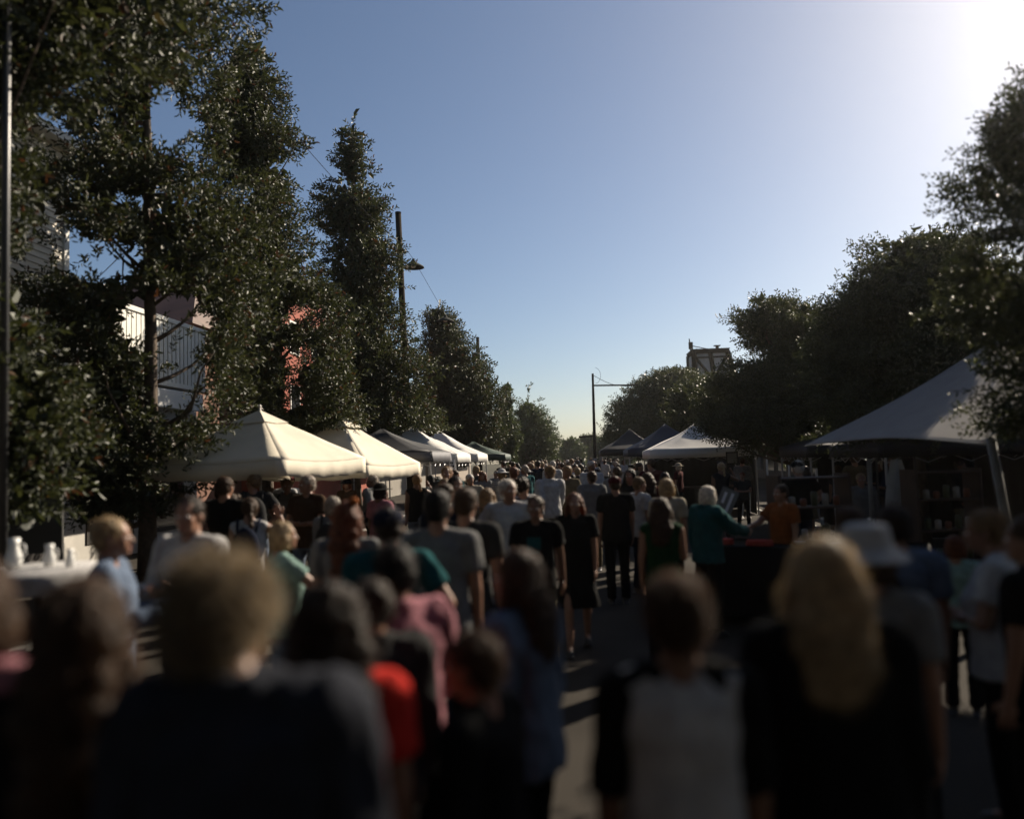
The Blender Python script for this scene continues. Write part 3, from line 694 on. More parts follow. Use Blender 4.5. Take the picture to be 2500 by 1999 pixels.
    tree('nearest right tree, tallest and most blurred, leaning in from the right edge', 8.2, 2760,
        [(120, 2500, 2700), (190, 2450, 2900), (300, 2410, 3000), (380, 2330, 3050), (440, 2330, 3050), (520, 2370, 3100), (620, 2330, 3100), (720, 2350, 3100), (800, 2400, 3100), (880, 2390, 3050), (960, 2370, 3000), (1040, 2420, 2950)],
        5600, 14, .062, .38, M_LEAF_R, .13, gap=.10, core=.2, seed=45, group=GR, twig=.30, freq=1.5, droop=.15)
# ------------------------------------------------------------------ canopies
def umbrella(ax, Y, ze, za, label, rot_v=(.932, -1.529)):
    e = empty('cafe_umbrella', (ax, Y, 0), 0, label, 'umbrella', 'cream cafe umbrellas')
    cr = [Vector((rot_v[0], rot_v[1], 0)), Vector((-rot_v[1], rot_v[0], 0)), Vector((-rot_v[0], -rot_v[1], 0)), Vector((rot_v[1], -rot_v[0], 0))]
    mc = mat('cream_canvas', (.60, .55, .445), .8, .06, 3, .3, 160, .2, transl=.0)
    g = G(); n = 10; apex = Vector((0, 0, za)); vs = []; fs = []
    for s in range(4):
        a, b = cr[s], cr[(s+1) % 4]; b0 = len(vs)
        for i in range(n+1):
            t = .13+(1-.13)*i/n
            for k in range(n+1):
                u = k/n; p = a.lerp(b, u)*t; sag = .05*math.sin(math.pi*u)*t
                vs.append(Vector((p.x, p.y, za+(ze-za)*(t**.92)-sag+.03*noise.noise(Vector((p.x*2.2, p.y*2.2+Y, 0)))*(1-t)*t*2.2)))
        for i in range(n):
            for k in range(n): q = b0+i*(n+1)+k; fs.append((q, q+1, q+n+2, q+n+1))
    g.add(vs, fs); o = g.obj('canopy', mc, e, True, solid=.006)
    g = G(); vs = []; fs = []                           # valance
    for s in range(4):
        a, b = cr[s], cr[(s+1) % 4]; b0 = len(vs); m_ = 18
        nrm = Vector(((a+b).x, (a+b).y, 0)).normalized()
        for k in range(m_+1):
            u = k/m_; p = a.lerp(b, u); sag = .05*math.sin(math.pi*u); wv = .02*math.sin(k*1.9+s)*math.sin(math.pi*u)
            vs += [Vector((p.x, p.y, ze-sag-.001)), Vector((p.x, p.y, ze-sag-.13))+nrm*wv*.6, Vector((p.x, p.y, ze-sag-.25+.012*math.sin(k*1.3)))+nrm*wv]
        for k in range(m_):
            for r_ in range(2): q = b0+3*k+r_; fs.append((q, q+3, q+4, q+1))
    g.add(vs, fs); g.obj('valance', mc, e, True, solid=.004)
    g = G(); vs = []; fs = []
    for s in range(4):                                  # vent cap
        a, b = cr[s]*.26, cr[(s+1) % 4]*.26; vs += [Vector((0, 0, za+.01)), a+Vector((0, 0, za-.205)), (a+b)/2+Vector((0, 0, za-.225)), b+Vector((0, 0, za-.205))]; q = 4*s; fs += [(q, q+1, q+2), (q, q+2, q+3)]
    g.add(vs, fs); g.obj('vent_cap', mc, e, False, solid=.006)
    mp = mat('pole_alu', (.42, .40, .37), .4, .1, metal=.3)
    g = G(); g.tube([(0, 0, .05), (0, 0, za+.06)], .024, 12); g.ell((0, 0, za+.07), (.03, .03, .03)); g.obj('pole', mp, e, True)
    g = G(); g.box((0, 0, .04), (.35, .35, .04)); g.obj('base', mat('iron', (.04, .04, .04), .6, .2), e, bevel=.01)
    for s in range(4):
        g = G(); g.tube([Vector((0, 0, za-.03)), cr[s]*.98+Vector((0, 0, ze-.012))], .010, 6); g.tube([Vector((0, 0, ze-.05)), cr[s]*.5+Vector((0, 0, (za+ze)/2-.05))], .008, 6); g.obj('rib', mp, e, True)
def gazebo(x0, x1, y0, y1, zc, za, m, label, legm, text=None, trim=None, group='pop-up market gazebos', dark_walls=False):
    cx, cy = (x0+x1)/2, (y0+y1)/2; e = empty('gazebo', (cx, cy, 0), 0, label, 'gazebo', group)
    hx, hy = (x1-x0)/2, (y1-y0)/2; n = 8; vs = []; fs = []; cs = [(-hx, -hy), (hx, -hy), (hx, hy), (-hx, hy)]
    for s in range(4):
        a = Vector((*cs[s], 0)); b = Vector((*cs[(s+1) % 4], 0)); b0 = len(vs)
        for i in range(n+1):
            t = .02+.98*i/n
            for k in range(n+1):
                u = k/n; p = a.lerp(b, u)*t; sag = .10*math.sin(math.pi*u)*math.sin(math.pi*min(t, .98))
                vs.append(Vector((p.x, p.y, za+(zc-za)*(t**.75)-sag*.6+.07*noise.noise(Vector((p.x*1.6, p.y*1.6+cy, 1)))*(1-t)*t*2.5)))
        for i in range(n):
            for k in range(n): q = b0+i*(n+1)+k; fs.append((q, q+1, q+n+2, q+n+1))
    g = G(); g.add(vs, fs); g.obj('roof', m, e, True, solid=.005)
    g = G(); vs = []; fs = []
    for s in range(4):
        a = Vector((*cs[s], 0)); b = Vector((*cs[(s+1) % 4], 0)); b0 = len(vs); k_ = 12; nr = Vector(((a+b).x, (a+b).y, 0)).normalized()
        for k in range(k_+1):
            p = a.lerp(b, k/k_); vs += [Vector((p.x, p.y, zc-.003)), Vector((p.x, p.y, zc-.24))+nr*(.015*math.sin(k*2.1+s)+.003)]
        for k in range(k_): q = b0+2*k; fs.append((q, q+2, q+3, q+1))
    g.add(vs, fs); g.obj('valance', trim or m, e, True, solid=.004)
    for (x, y) in cs:
        x *= .97; y *= .97; g = G(); g.box((x, y, (zc-.02)/2), (.018, .018, (zc-.02)/2)); g.box((x, y, .006), (.06, .06, .006)); g.obj('leg', legm, e, bevel=.003)
    g = G()
    for s in range(4):
        a = Vector((*cs[s], zc-.06))*1; b = Vector((*cs[(s+1) % 4], zc-.06)); a = Vector((a.x*.96, a.y*.96, a.z)); b = Vector((b.x*.96, b.y*.96, b.z))
        k_ = 4
        for k in range(k_):
            p, q = a.lerp(b, k/k_), a.lerp(b, (k+1)/k_); g.tube([p, q-Vector((0, 0, .28))], .008, 5); g.tube([p-Vector((0, 0, .28)), q], .008, 5)
    g.obj('truss', legm, e)
    if dark_walls:  # dark cloth added to cover sunlit ground beyond the gazebo
        mw = mat('dark_wall_cloth', (.02, .02, .022), .9, .2, 3)
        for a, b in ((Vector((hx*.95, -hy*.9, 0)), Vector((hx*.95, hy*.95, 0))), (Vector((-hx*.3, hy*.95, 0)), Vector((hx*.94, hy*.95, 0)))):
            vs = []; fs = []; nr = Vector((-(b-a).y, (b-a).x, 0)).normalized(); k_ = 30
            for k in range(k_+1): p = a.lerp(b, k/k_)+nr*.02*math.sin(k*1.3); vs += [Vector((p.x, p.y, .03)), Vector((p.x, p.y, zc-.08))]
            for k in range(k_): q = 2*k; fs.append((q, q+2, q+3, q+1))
            g = G(); g.add(vs, fs); g.obj('added_dark_wall', mw, e, True, solid=.004)
    return e
def text(body, size, loc, rot, m, parent, name='lettering', ext=.003):
    c = bpy.data.curves.new(name, 'FONT'); c.body = body; c.size = size; c.extrude = ext; c.align_x = 'CENTER'; c.align_y = 'CENTER'
    o = bpy.data.objects.new(name, c); COL.objects.link(o); dg = bpy.context.evaluated_depsgraph_get(); me = bpy.data.meshes.new_from_object(o.evaluated_get(dg))
    bpy.data.objects.remove(o); me.materials.clear(); o = link(name, me, m, parent); o.location = loc; o.rotation_euler = rot; return o
def canopies():
    umbrella(XG(634, 13, 2.9), 13, 2.03, 2.86, 'nearer cream cafe umbrella, the larger one, on a grey pole')
    umbrella(XG(832, 17, 2.9), 17, 1.90, 2.92, 'farther cream cafe umbrella, partly behind the nearer one')
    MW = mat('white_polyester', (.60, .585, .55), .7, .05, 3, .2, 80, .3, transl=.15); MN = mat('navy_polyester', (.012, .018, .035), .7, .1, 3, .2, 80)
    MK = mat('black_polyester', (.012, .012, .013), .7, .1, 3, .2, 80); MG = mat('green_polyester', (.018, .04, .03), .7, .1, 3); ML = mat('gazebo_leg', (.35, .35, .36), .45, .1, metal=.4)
    MO = mat('orange_polyester', (.45, .22, .12), .7, .1, 3)
    gazebo(-6.3, -3.3, 18.4, 21.3, 2.15, 2.8, MK, 'black gazebo with a pale edge, first past the cream umbrellas', ML, trim=mat('grey_polyester', (.10, .10, .11), .7, .1))
    gazebo(-6.2, -3.25, 22.0, 24.9, 2.1, 3.0, MW, 'white gazebo directly behind the black one on the left', ML)
    gazebo(-6.1, -3.15, 25.9, 28.9, 2.1, 3.0, MW, 'white gazebo at the far end of the left gazebo row', ML)
    gazebo(-6.0, -2.95, 34, 37, 2.1, 2.75, MG, 'small green gazebo far along the left row', ML)
    gazebo(2.32, 5.55, 25, 28, 2.03, 2.95, MW, 'large white gazebo on the right with a dark square sign hanging in front', ML, dark_walls=True)
    gazebo(1.9, 4.9, 29, 32, 2.1, 3.1, MN, 'navy gazebo just behind the large white one on the right', ML, dark_walls=True)
    gazebo(5.4, 8.4, 14.6, 17.6, 2.0, 2.45, MK, 'low black gazebo added to darken the ground under the large tree behind the sail', ML, dark_walls=True)  # this and the next black gazebo are added to hide bright ground
    gazebo(5.2, 7.8, 18.4, 21.0, 2.0, 2.5, MK, 'low black gazebo added to darken the ground right of the large white gazebo', ML, dark_walls=True)
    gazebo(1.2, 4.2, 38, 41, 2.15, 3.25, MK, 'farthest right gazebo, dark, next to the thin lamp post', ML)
    # hanging square frame sign on white gazebo
    p = PT(1787, 1118, 24.8); e = empty('hanging_sign', (p.x, 24.8, p.z), 0, 'dark square outline sign hung at the front of the large white gazebo', 'sign')
    g = G(); g.box((0, 0, 0), (.16, .006, .17)); g.obj('panel', mat('sign_panel', (.2, .2, .19), .7, .1), e)
    g = G()
    for s in (-1, 1): g.box((s*.16, -.008, 0), (.018, .01, .19)); g.box((0, -.008, s*.17), (.142, .01, .018))
    g.obj('frame', mat('black_frame', (.01, .01, .01), .5, .1), e)
    # banner post with lettering on left gazebo row
    p = XG(1098, 21.6, 1.9); e = empty('banner', (p, 21.5, 0), 0, 'narrow white banner with dark lettering at the corner of the black gazebo', 'banner')
    g = G(); g.box((0, 0, 1.66), (.15, .006, .30)); g.obj('cloth', mat('banner_white', (.6, .6, .58), .7, .08), e)
    g = G(); g.tube([(-.17, 0, 0), (-.17, 0, 2.1)], .014, 8); g.box((-.17, 0, .01), (.12, .12, .01)); g.box((0, .009, 1.98), (.17, .008, .010)); g.obj('post', ML, e)
    g = G(); rq = random.Random(3)
    for r_ in range(5):
        x_ = -.11
        while x_ < .10:
            wq = rq.uniform(.015, .05); g.box((x_+wq/2, -.009, 1.86-.09*r_), (wq/2, .003, .026)); x_ += wq+.014
    g.obj('print', mat('print_black', (.015, .015, .015), .7, .1), e)
    # shade sail
    A = PT(1968, 1086, 14.5); B = PT(2405, 1084, 9.2); C = PT(2430, 828, 13.5); D = PT(2720, 930, 9.0)
    e = empty('shade_sail', (0, 0, 0), 0, 'large pale grey shade sail pulled to a long point, behind the nearest right branches', 'shade sail')
    n = 26; vs = []; fs = []
    def P(u, v):
        p = (A*(1-u)*(1-v)+B*u*(1-v)+C*(1-u)*v+D*u*v)
        # concave edges
        cen = (A+B+C+D)/4
        k = .26*(math.sin(math.pi*u)*(1-abs(2*v-1)**1)*0+ (math.sin(math.pi*u)*((1-v)**4+v**4)+math.sin(math.pi*v)*((1-u)**4+u**4))*.62)
        q = p.lerp(cen, k); q.z += .05*math.sin(u*9)*math.sin(v*3)*.15; return q
    for i in range(n+1):
        for k in range(n+1): vs.append(P(i/n, k/n))
    for i in range(n):
        for k in range(n): q = i*(n+1)+k; fs.append((q, q+1, q+n+2, q+n+1))
    g = G(); g.add(vs, fs); g.obj('cloth', mat('sail_cloth', (.33, .31, .29), .85, .08, 2.5, .3, 120, .2, transl=.22), e, True, solid=.004)
    g = G(); g.tube([P(i/n, 0) for i in range(n+1)], .012, 6); g.tube([P(0, i/n) for i in range(n+1)], .012, 6); g.obj('hem', mat('sail_hem', (.22, .22, .22), .8, .1), e, True)
    for nm_, tp_, bt_, rd, lab in (('sail_post', PT(2418, 1066, 9.1), PT(2462, 1300, 9.1), .048, 'thick leaning pale post holding the low corner of the shade sail'), ('sail_post', PT(2121, 1120, 13.2), PT(2131, 1300, 13.2), .035, 'thin pale post standing beside the lone backlit person')):
        dirv = (bt_-tp_); bt = tp_+dirv*((tp_.z)/(tp_.z-bt_.z)); o = empty(nm_, (bt.x, bt.y, 0), 0, lab, 'post')
        g = G(); g.tube([Vector((0, 0, 0)), tp_-Vector((bt.x, bt.y, 0))], rd, 12); g.obj('shaft', mat('post_grey', (.16, .15, .13), .6, .2), o, True)
        g = G(); g.tube([(0, 0, 0), (0, 0, .03)], rd*2.4, 16); g.obj('foot', mat('iron', (.04, .04, .04), .6, .2), o)
# ------------------------------------------------------------------ street furniture, poles, tower
def furniture():
    MT = mat('pole_timber', (.030, .024, .018), 1, .35, 5, .6, 20, spec=.1); MI = mat('iron_dull', (.014, .013, .012), .95, .2, spec=.08); MZ = mat('galvanised', (.07, .07, .07), .4, .15, 8, metal=.5)
    def tpole(pxt, pyt, Y, pxb, pyb, r, lab, m=MT):
        t = PT(pxt, pyt, Y); b = PT(pxb, pyb, Y); d = b-t; b = t+d*(t.z/(t.z-b.z)); e = empty('light_pole', (b.x, b.y, 0), 0, lab, 'pole', 'timber light poles')
        g = G(); g.tube([Vector((0, 0, 0)), (t-b)*.5, t-b], [r*1.15, r, r*.9], 14); g.obj('shaft', m, e, True)
        g = G(); g.tube([t-b-Vector((0, 0, .001)), t-b+Vector((0, 0, .05))], r*.95, 14); g.obj('cap', MI, e)
        g = G()
        for k in (1.15, 1.55): g.tube([t-b-Vector((0, 0, k)), t-b-Vector((0, 0, k+.08))], r*1.12, 14); g.tube([t-b-Vector((0, 0, k+.04)), t-b+Vector((r*2.1, 0, -k-.04))], .02, 6)
        g.obj('bracket', MI, e)
        return e, t
    e1, t1 = tpole(972, 522, 25, 986, 828, .105, 'tall dark timber pole standing clear against the sky, beside the pendant lamp')
    e2, t2 = tpole(1166, 826, 48, 1170, 1000, .11, 'second timber pole, only its top showing above the dense tree')
    # near metal pole at left edge
    x0 = XG(8, 7.0, 2); e = empty('metal_pole', (x0, 7.0, 0), 0, 'slim metal pole running up the left edge of the photo', 'pole')
    g = G(); g.tube([(0, 0, 0), (0, 0, 9)], .038, 12); g.obj('shaft', MZ, e, True); g = G(); g.tube([(0, 0, 0), (0, 0, .5)], .06, 12); g.obj('sleeve', MI, e)
    # catenary wire with pendant lamps
    w0 = Vector((x0, 7.0, 8.9)); w1 = PT(985, 600, 25.0); w2 = Vector((t2.x, t2.y, t2.z-.6))
    l1 = PT(1009, 632, 26.6); l2 = PT(1087, 768, 33)
    e = empty('overhead_wire', (0, 0, 0), 0, 'thin overhead wire running along the left trees past the timber poles', 'wire')
    g = G(); pts = [w0.lerp(w1, i/12)-Vector((0, 0, .5*math.sin(math.pi*i/12))) for i in range(13)]+[l1, l2]+[l2.lerp(w2, i/6)-Vector((0, 0, .25*math.sin(math.pi*i/6))) for i in range(1, 7)]
    g.tube(pts, .007, 6); g.obj('cable', MI, e, True)
    for p, lab in ((l1, 'pendant street lamp with a wide dark shade beside the tall timber pole'), (l2, 'pendant street lamp half hidden in the dense tree top')):
        e = empty('pendant_lamp', p, 0, lab, 'lamp', 'pendant street lamps'); n = 24; pr = [(.03, 0), (.04, -.05), (.07, -.10), (.14, -.15), (.26, -.22), (.34, -.27), (.36, -.31)]
        g = G(); vs = []; fs = []
        for r_, z in pr:
            for k in range(n): a = 2*math.pi*k/n; vs.append((r_*math.cos(a), r_*math.sin(a), z))
        for i in range(len(pr)-1):
            for k in range(n): a = i*n+k; b = i*n+(k+1) % n; fs.append((a, b, b+n, a+n))
        g.add(vs, fs); g.obj('lamp_shade', mat('shade_enamel', (.03, .033, .027), .8, .2, spec=.15), e, True, solid=.008)
        g = G(); g.ell((0, 0, -.25), (.09, .09, .07)); g.obj('bulb', mat('bulb', (.5, .5, .45), .2, .05), e, True)
    # thin lamp post in the middle
    Y = 45; t = PT(1447, 912, Y); b = PT(1452.5, 1110, Y); d = b-t; b = t+d*(t.z/(t.z-b.z)); e = empty('lamp_post', (b.x, b.y, 0), 0, 'thin steel post with a long side arm in the middle of the open sky', 'lamp post')
    g = G(); g.tube([Vector((0, 0, 0)), t-b], [.11, .06], 12); g.obj('shaft', MI, e, True)
    a0 = PT(1449, 941, Y)-b; a1 = PT(1556, 940, Y)-b
    g = G(); g.tube([a0, a1], .045, 8); g.tube([a1+Vector((0, 0, -.12)), a1+Vector((0, 0, .25))], .02, 6); g.obj('arm', MI, e, True)
    g = G(); c0 = PT(1448, 916, Y)-b; g.tube([c0.lerp(a1, i/10)-Vector((0, 0, .28*math.sin(math.pi*i/10))) for i in range(11)], .014, 5)
    g.tube([a0+Vector((.1, 0, .1))+Vector((.35*math.sin(i*.5), 0, .5-.5*math.cos(i*.5)))*.9 for i in range(7)], .009, 5); g.obj('cable', MI, e, True)
    q0 = PT(1422, 1066, Y)-b; q1 = PT(1451, 1064, Y)-b; g = G(); g.tube([q0, q1], .04, 8); g.box(q0, (.2, .12, .05)); g.obj('lamp_head', MI, e)
    # tower
    Y = 70; cs = [PT(1692, 851, Y), PT(1776, 846, Y), PT(1803, 960, Y), PT(1692, 960, Y)]
    cx = (cs[0].x+cs[1].x)/2; e = empty('clock_tower', (cx, Y+1.5, 0), 0, 'dark framed tower top with crossed braces and pale panels, rising above the right trees', 'tower')
    zt = cs[0].z-.3; hw = (cs[1].x-cs[0].x)/2-.05
    def tw(z, s): # half width grows downward on right side
        return (-hw if s < 0 else hw+(zt-z)*.25)
    MD = mat('tower_frame', (.008, .007, .006), 1, .2, spec=.02); MP = mat('tower_panel', (.42, .43, .44), .5, .12, 2, transl=.5)
    g = G(); 
    dp = 3.2
    for y in (-dp/2, dp/2):
        for s in (-1, 1): g.tube([Vector((tw(0, s), y, 0)), Vector((tw(zt, s), y, zt))], .24, 4)
        g.tube([Vector((tw(0, 1)*.3, y, 0)), Vector((-.05, y, zt))], .20, 4)
        g.box(((0), y, zt), (hw+.15, .15, .16)); g.box((.05, y, zt-.5), (hw+.05, .08, .06))
        for s in (-1, 1):
            g.tube([Vector((s*hw*.9, y-.06, zt-.55)), Vector((s*.1+.1, y-.06, zt-2.3))], .12, 4)
    for s in (-1, 1): g.box((s*hw, 0, zt), (.12, dp/2-.15, .15))
    g.obj('frame', MD, e)
    g = G()
    for y in (-dp/2+.12, dp/2-.12): g.add([(tw(0, -1), y, 0), (tw(0, 1), y, 0), (tw(zt, 1), y, zt-.16), (tw(zt, -1), y, zt-.16)], [(0, 1, 2, 3)])
    for s in (-1, 1): g.add([(tw(0, s)*.99, -dp/2+.12, 0), (tw(0, s)*.99, dp/2-.12, 0), (tw(zt, s)*.99, dp/2-.12, zt-.16), (tw(zt, s)*.99, -dp/2+.12, zt-.16)], [(0, 1, 2, 3)])
    g.obj('panels', MP, e, solid=.05)
    g = G(); g.box((0, 0, zt+.19), (hw+.2, dp/2+.2, .03)); g.obj('roof', MD, e)
    g = G(); p = Vector((-hw-.25, -dp/2, zt)); g.tube([p+Vector((0, 0, -.4)), p+Vector((-.1, 0, 1.1)), p+Vector((-.1, 0, 1.15))], .05, 6); g.box(p+Vector((.0, 0, .55)), (.17, .12, .3)); g.tube([p+Vector((0, 0, .55)), Vector((0, -dp/2, zt+.15))], .04, 5)
    g.tube([p+Vector((0, 0, .1)), p+Vector((.5, 0, .25)), p+Vector((.9, 0, .1))], .03, 5); g.box((hw*.4, -dp/2, zt+.32), (.12, .12, .16)); g.box((hw*.4, -dp/2, zt+.45), (.26, .2, .04)); g.obj('antenna', MD, e)
def stalls():
    MC = fabric('tablecloth_black', (.012, .012, .013)); MW = mat('white_glaze', (.7, .7, .68), .3, .05); MI = mat('iron', (.04, .04, .04), .6, .2); MWd = mat('timber', (.05, .03, .02), .7, .3, 5)
    x0 = 1.62; e = empty('stall_table', (x0+1.0, 9.4, 0), R(-24), 'long trestle table under a black cloth, red and white goods on it', 'table')
    g = G(); g.box((0, 0, .85), (1.15, .42, .02)); g.obj('tabletop', MWd, e)
    for sx in (-1, 1):
        for sy in (-1, 1): g = G(); g.tube([(sx*1.0, sy*.34, .83), (sx*1.05, sy*.38, 0)], .02, 8); g.obj('leg', MI, e)
    g = G(); vs = []; fs = []; ring = []
    N_ = 60
    for i in range(N_):
        a = 2*math.pi*i/N_; ca, sa = math.cos(a), math.sin(a); q = max(abs(ca)/1.18, abs(sa)/.45); ring.append((ca/q, sa/q))
    for k, (z, o_) in enumerate(((.878, 0), (.872, .015), (.5, .03), (.12, .04))):
        for i, (x, y) in enumerate(ring):
            w_ = o_*(1+.9*math.sin(i*1.35)); vs.append((x*(1+w_/1.2), y*(1+w_/.5), z))
    for k in range(3):
        for i in range(N_): a = k*N_+i; b = k*N_+(i+1) % N_; fs.append((a, b, b+N_, a+N_))
    fs.append(tuple(range(N_))); g.add(vs, fs)
    o = g.obj('tablecloth', MC, None, True); o.location = e.location; o.rotation_euler = e.rotation_euler; tag(o, 'black cloth draped to the ground over the long stall table', 'tablecloth')
    Mz = Matrix.Translation(e.location) @ Matrix.Rotation(R(-24), 4, 'Z')
    def put(lx, ly, z=.884): return Mz @ Vector((lx, ly, z))
    for i, (lx, ly, lab) in enumerate(((-.95, -.25, 'red folded cloth at the left corner of the black stall table'), (-.5, -.3, 'red folded cloth right of the corner one on the black stall table'))):
        e2 = empty('folded_cloth', put(lx, ly), R(-24+8*i), lab, 'cloth', 'red cloths on the stall table'); g = G()
        for k in range(3): g.loft([(0, 0, .001+.02*k, .15-.005*k, .09-.003*k), (0, 0, .018+.02*k, .155-.005*k, .092-.003*k), (0, 0, .02+.02*k, .148-.005*k, .088-.003*k)], 24)
        g.obj('layers', fabric('coral', (.62, .10, .08)), e2, True)
    for i, (lx, ly, s, lab) in enumerate(((-.1, -.1, .06, 'small white bowl near the red cloths on the black table'), (.3, -.22, .08, 'large white bowl on the black table'), (.42, .05, .055, 'white bowl behind the large one on the black table'), (.75, -.2, .06, 'white bowl at the right end of the black table'))):
        e2 = empty('bowl', put(lx, ly), 0, lab, 'bowl', 'white bowls on the stall table'); g = G(); n = 20; vs = []; fs = []
        pr = [(.0, 0), (.45, 0), (.5, .06), (.85, .3), (1, .62), (.94, .62), (.75, .3), (0, .1)]
        for r_, z in pr:
            for k in range(n): a = 2*math.pi*k/n; vs.append((r_*s*math.cos(a), r_*s*math.sin(a), z*s))
        for r_ in range(len(pr)-1):
            for k in range(n): a = r_*n+k; b = r_*n+(k+1) % n; fs.append((a, b, b+n, a+n))
        g.add(vs, fs); g.obj('vessel', MW, e2, True)
    for i, (lx, ly, lab) in enumerate(((-.3, .25, 'leftmost dark glass bottle at the back of the black table'), (.1, .28, 'middle dark glass bottle at the back of the black table'), (.6, .3, 'rightmost dark glass bottle at the back of the black table'))):
        e2 = empty('bottle', put(lx, ly), 0, lab, 'bottle', 'bottles on the stall table'); g = G(); g.tube([(0, 0, 0), (0, 0, .14), (0, 0, .18), (0, 0, .25)], [.035, .035, .014, .013], 14); g.obj('glass', mat('bottle_glass', (.03, .05, .03), .1, .1, spec=.8), e2, True); g = G(); g.tube([(0, 0, .25), (0, 0, .27)], .015, 12); g.obj('stopper', MW, e2, True)
    # slanted price board
    c = PT(1772, 1228, 10.6); e = empty('price_board', (c.x, 10.6, 0), R(-10), 'slanting grey board with two pale stripes on a stand by the teal jacket', 'sign board')
    rt = Matrix.Rotation(R(24), 3, 'Y') @ Matrix.Rotation(R(-12), 3, 'X'); cz = c.z
    g = G(); g.box((0, 0, cz), (.11, .01, .19), rt); g.obj('board', mat('board_grey', (.14, .14, .13), .6, .15), e, bevel=.003)
    g = G(); g.box(Vector((0, 0, cz))+rt @ Vector((-.045, -.013, .06)), (.018, .003, .075), rt); g.box(Vector((0, 0, cz))+rt @ Vector((.04, -.013, .0)), (.018, .003, .15), rt); g.obj('stripes', mat('board_white', (.65, .65, .68), .6, .05), e)
    g = G()
    for a in (0, 2.1, 4.2): g.tube([(0, .03, cz-.1), (.3*math.cos(a), .3*math.sin(a), 0)], .012, 6)
    g.obj('stand', MI, e)
    # hanging white cloth triangle
    c = PT(2190, 1180, 13); e = empty('hanging_banner', (c.x, 13, 0), R(5), 'pale tapering cloth banner hanging between the thin post and the sail post', 'banner')
    zt = PT(2180, 1122, 13).z; zb = PT(2190, 1236, 13).z
    g = G(); vs = []; fs = []
    for i in range(9):
        t = i/8; wd = .08+.16*t
        for k in range(7): u = k/6*2-1; vs.append((u*wd+.03*t, .03*math.sin(k*1.7+i*.4), zt+(zb-zt)*t))
    for i in range(8):
        for k in range(6): q = i*7+k; fs.append((q, q+1, q+8, q+7))
    g.add(vs, fs); g.obj('cloth', mat('banner_grey', (.4, .4, .38), .8, .2, 5), e, True, solid=.004)
    g = G(); g.tube([(-.3, 0, 0), (-.3, 0, zt+.03), (.3, 0, zt+.03), (.3, 0, 0)], .016, 8); g.obj('stand', MI, e)
    # goods rack under the sail
    for px, Y, lab in ((1975, 11.5, 'dark slatted stall crate rack behind the blond woman'), (2300, 12.5, 'dark shelf rack under the shade sail')):
        c = PT(px, 1230, Y); e = empty('shelf_rack', (c.x, Y, 0), R(10), lab, 'shelf', 'stall shelf racks')
        for sx in (-1, 1): g = G(); g.box((sx*.5, 0, .8), (.02, .2, .8)); g.obj('side_panel', MWd, e)
        for z in (.25, .7, 1.15, 1.55): g = G(); g.box((0, 0, z), (.478, .2, .012)); g.obj('shelf', MWd, e)
        for k, z in enumerate((.262, .712, 1.162)):
            for i in range(6):
                x = -.4+.16*i; h_ = .09+.03*((i*7+k*3) % 4); o = G()
                o.tube([(0, 0, 0), (0, 0, h_), (0, 0, h_+.015)], [.045, .045, .03], 12); ob = o.obj('jar', mat('jar_%d' % ((i+k) % 3), [(.35, .33, .3), (.2, .07, .04), (.08, .09, .05)][(i+k) % 3], .3, .1), None, True)
                ob.location = Matrix.Translation(e.location) @ Matrix.Rotation(R(10), 4, 'Z') @ Vector((x, 0, z+.001)); tag(ob, '%s jar on the %s shelf of the %s' % (['pale', 'brown', 'olive'][(i+k) % 3], ['bottom', 'middle', 'upper'][k], 'rack behind the blond woman' if px < 2100 else 'rack under the sail'), 'jar', '%s jars on the %s shelf, %s rack' % (['pale', 'brown', 'olive'][(i+k) % 3], ['bottom', 'middle', 'upper'][k], 'left' if px < 2100 else 'right'))
    # small white table goods under right gazebo
    e = empty('stall_counter', (3.9, 25.6, 0), 0, 'long pale counter under the large white gazebo', 'table'); g = G(); g.box((0, 0, .86), (1.3, .35, .03)); g.obj('tabletop', MWd, e)
    for sx in (-1, 1): g = G(); g.box((sx*1.2, 0, .415), (.03, .3, .415)); g.obj('leg', MI, e)
    # left cafe table with white jugs
    c = PT(90, 1390, 5.2); tz = c.z; e = empty('cafe_table', (c.x, 5.2, 0), R(12), 'high cafe table under a white cloth at the left edge, white jugs on it', 'table')
    g = G(); g.tube([(0, 0, tz-.03), (0, 0, tz)], .42, 28); g.obj('tabletop', MWd, e); g = G(); g.tube([(0, 0, .03), (0, 0, tz-.03)], .03, 12); g.obj('column', MI, e); g = G(); g.tube([(0, 0, 0), (0, 0, .03)], .25, 24); g.obj('base', MI, e)
    g = G(); n = 48; vs = []; fs = []
    for k, (r_, z) in enumerate(((.0, .006), (.425, .006), (.432, -.02), (.44, -.07), (.445, -.12))):
        for i in range(n): a = 2*math.pi*i/n; rr = r_+(.03*math.sin(i*.92) if k > 2 else 0); vs.append((rr*math.cos(a), rr*math.sin(a), z))
    for k in range(4):
        for i in range(n): a = k*n+i; b = k*n+(i+1) % n; fs.append((a, b, b+n, a+n))
    g.add(vs, fs); o = g.obj('tablecloth', fabric('white', TOPC['white']), None, True); o.location = (c.x, 5.2, tz); tag(o, 'white cloth hanging over the high cafe table at the left edge', 'tablecloth')
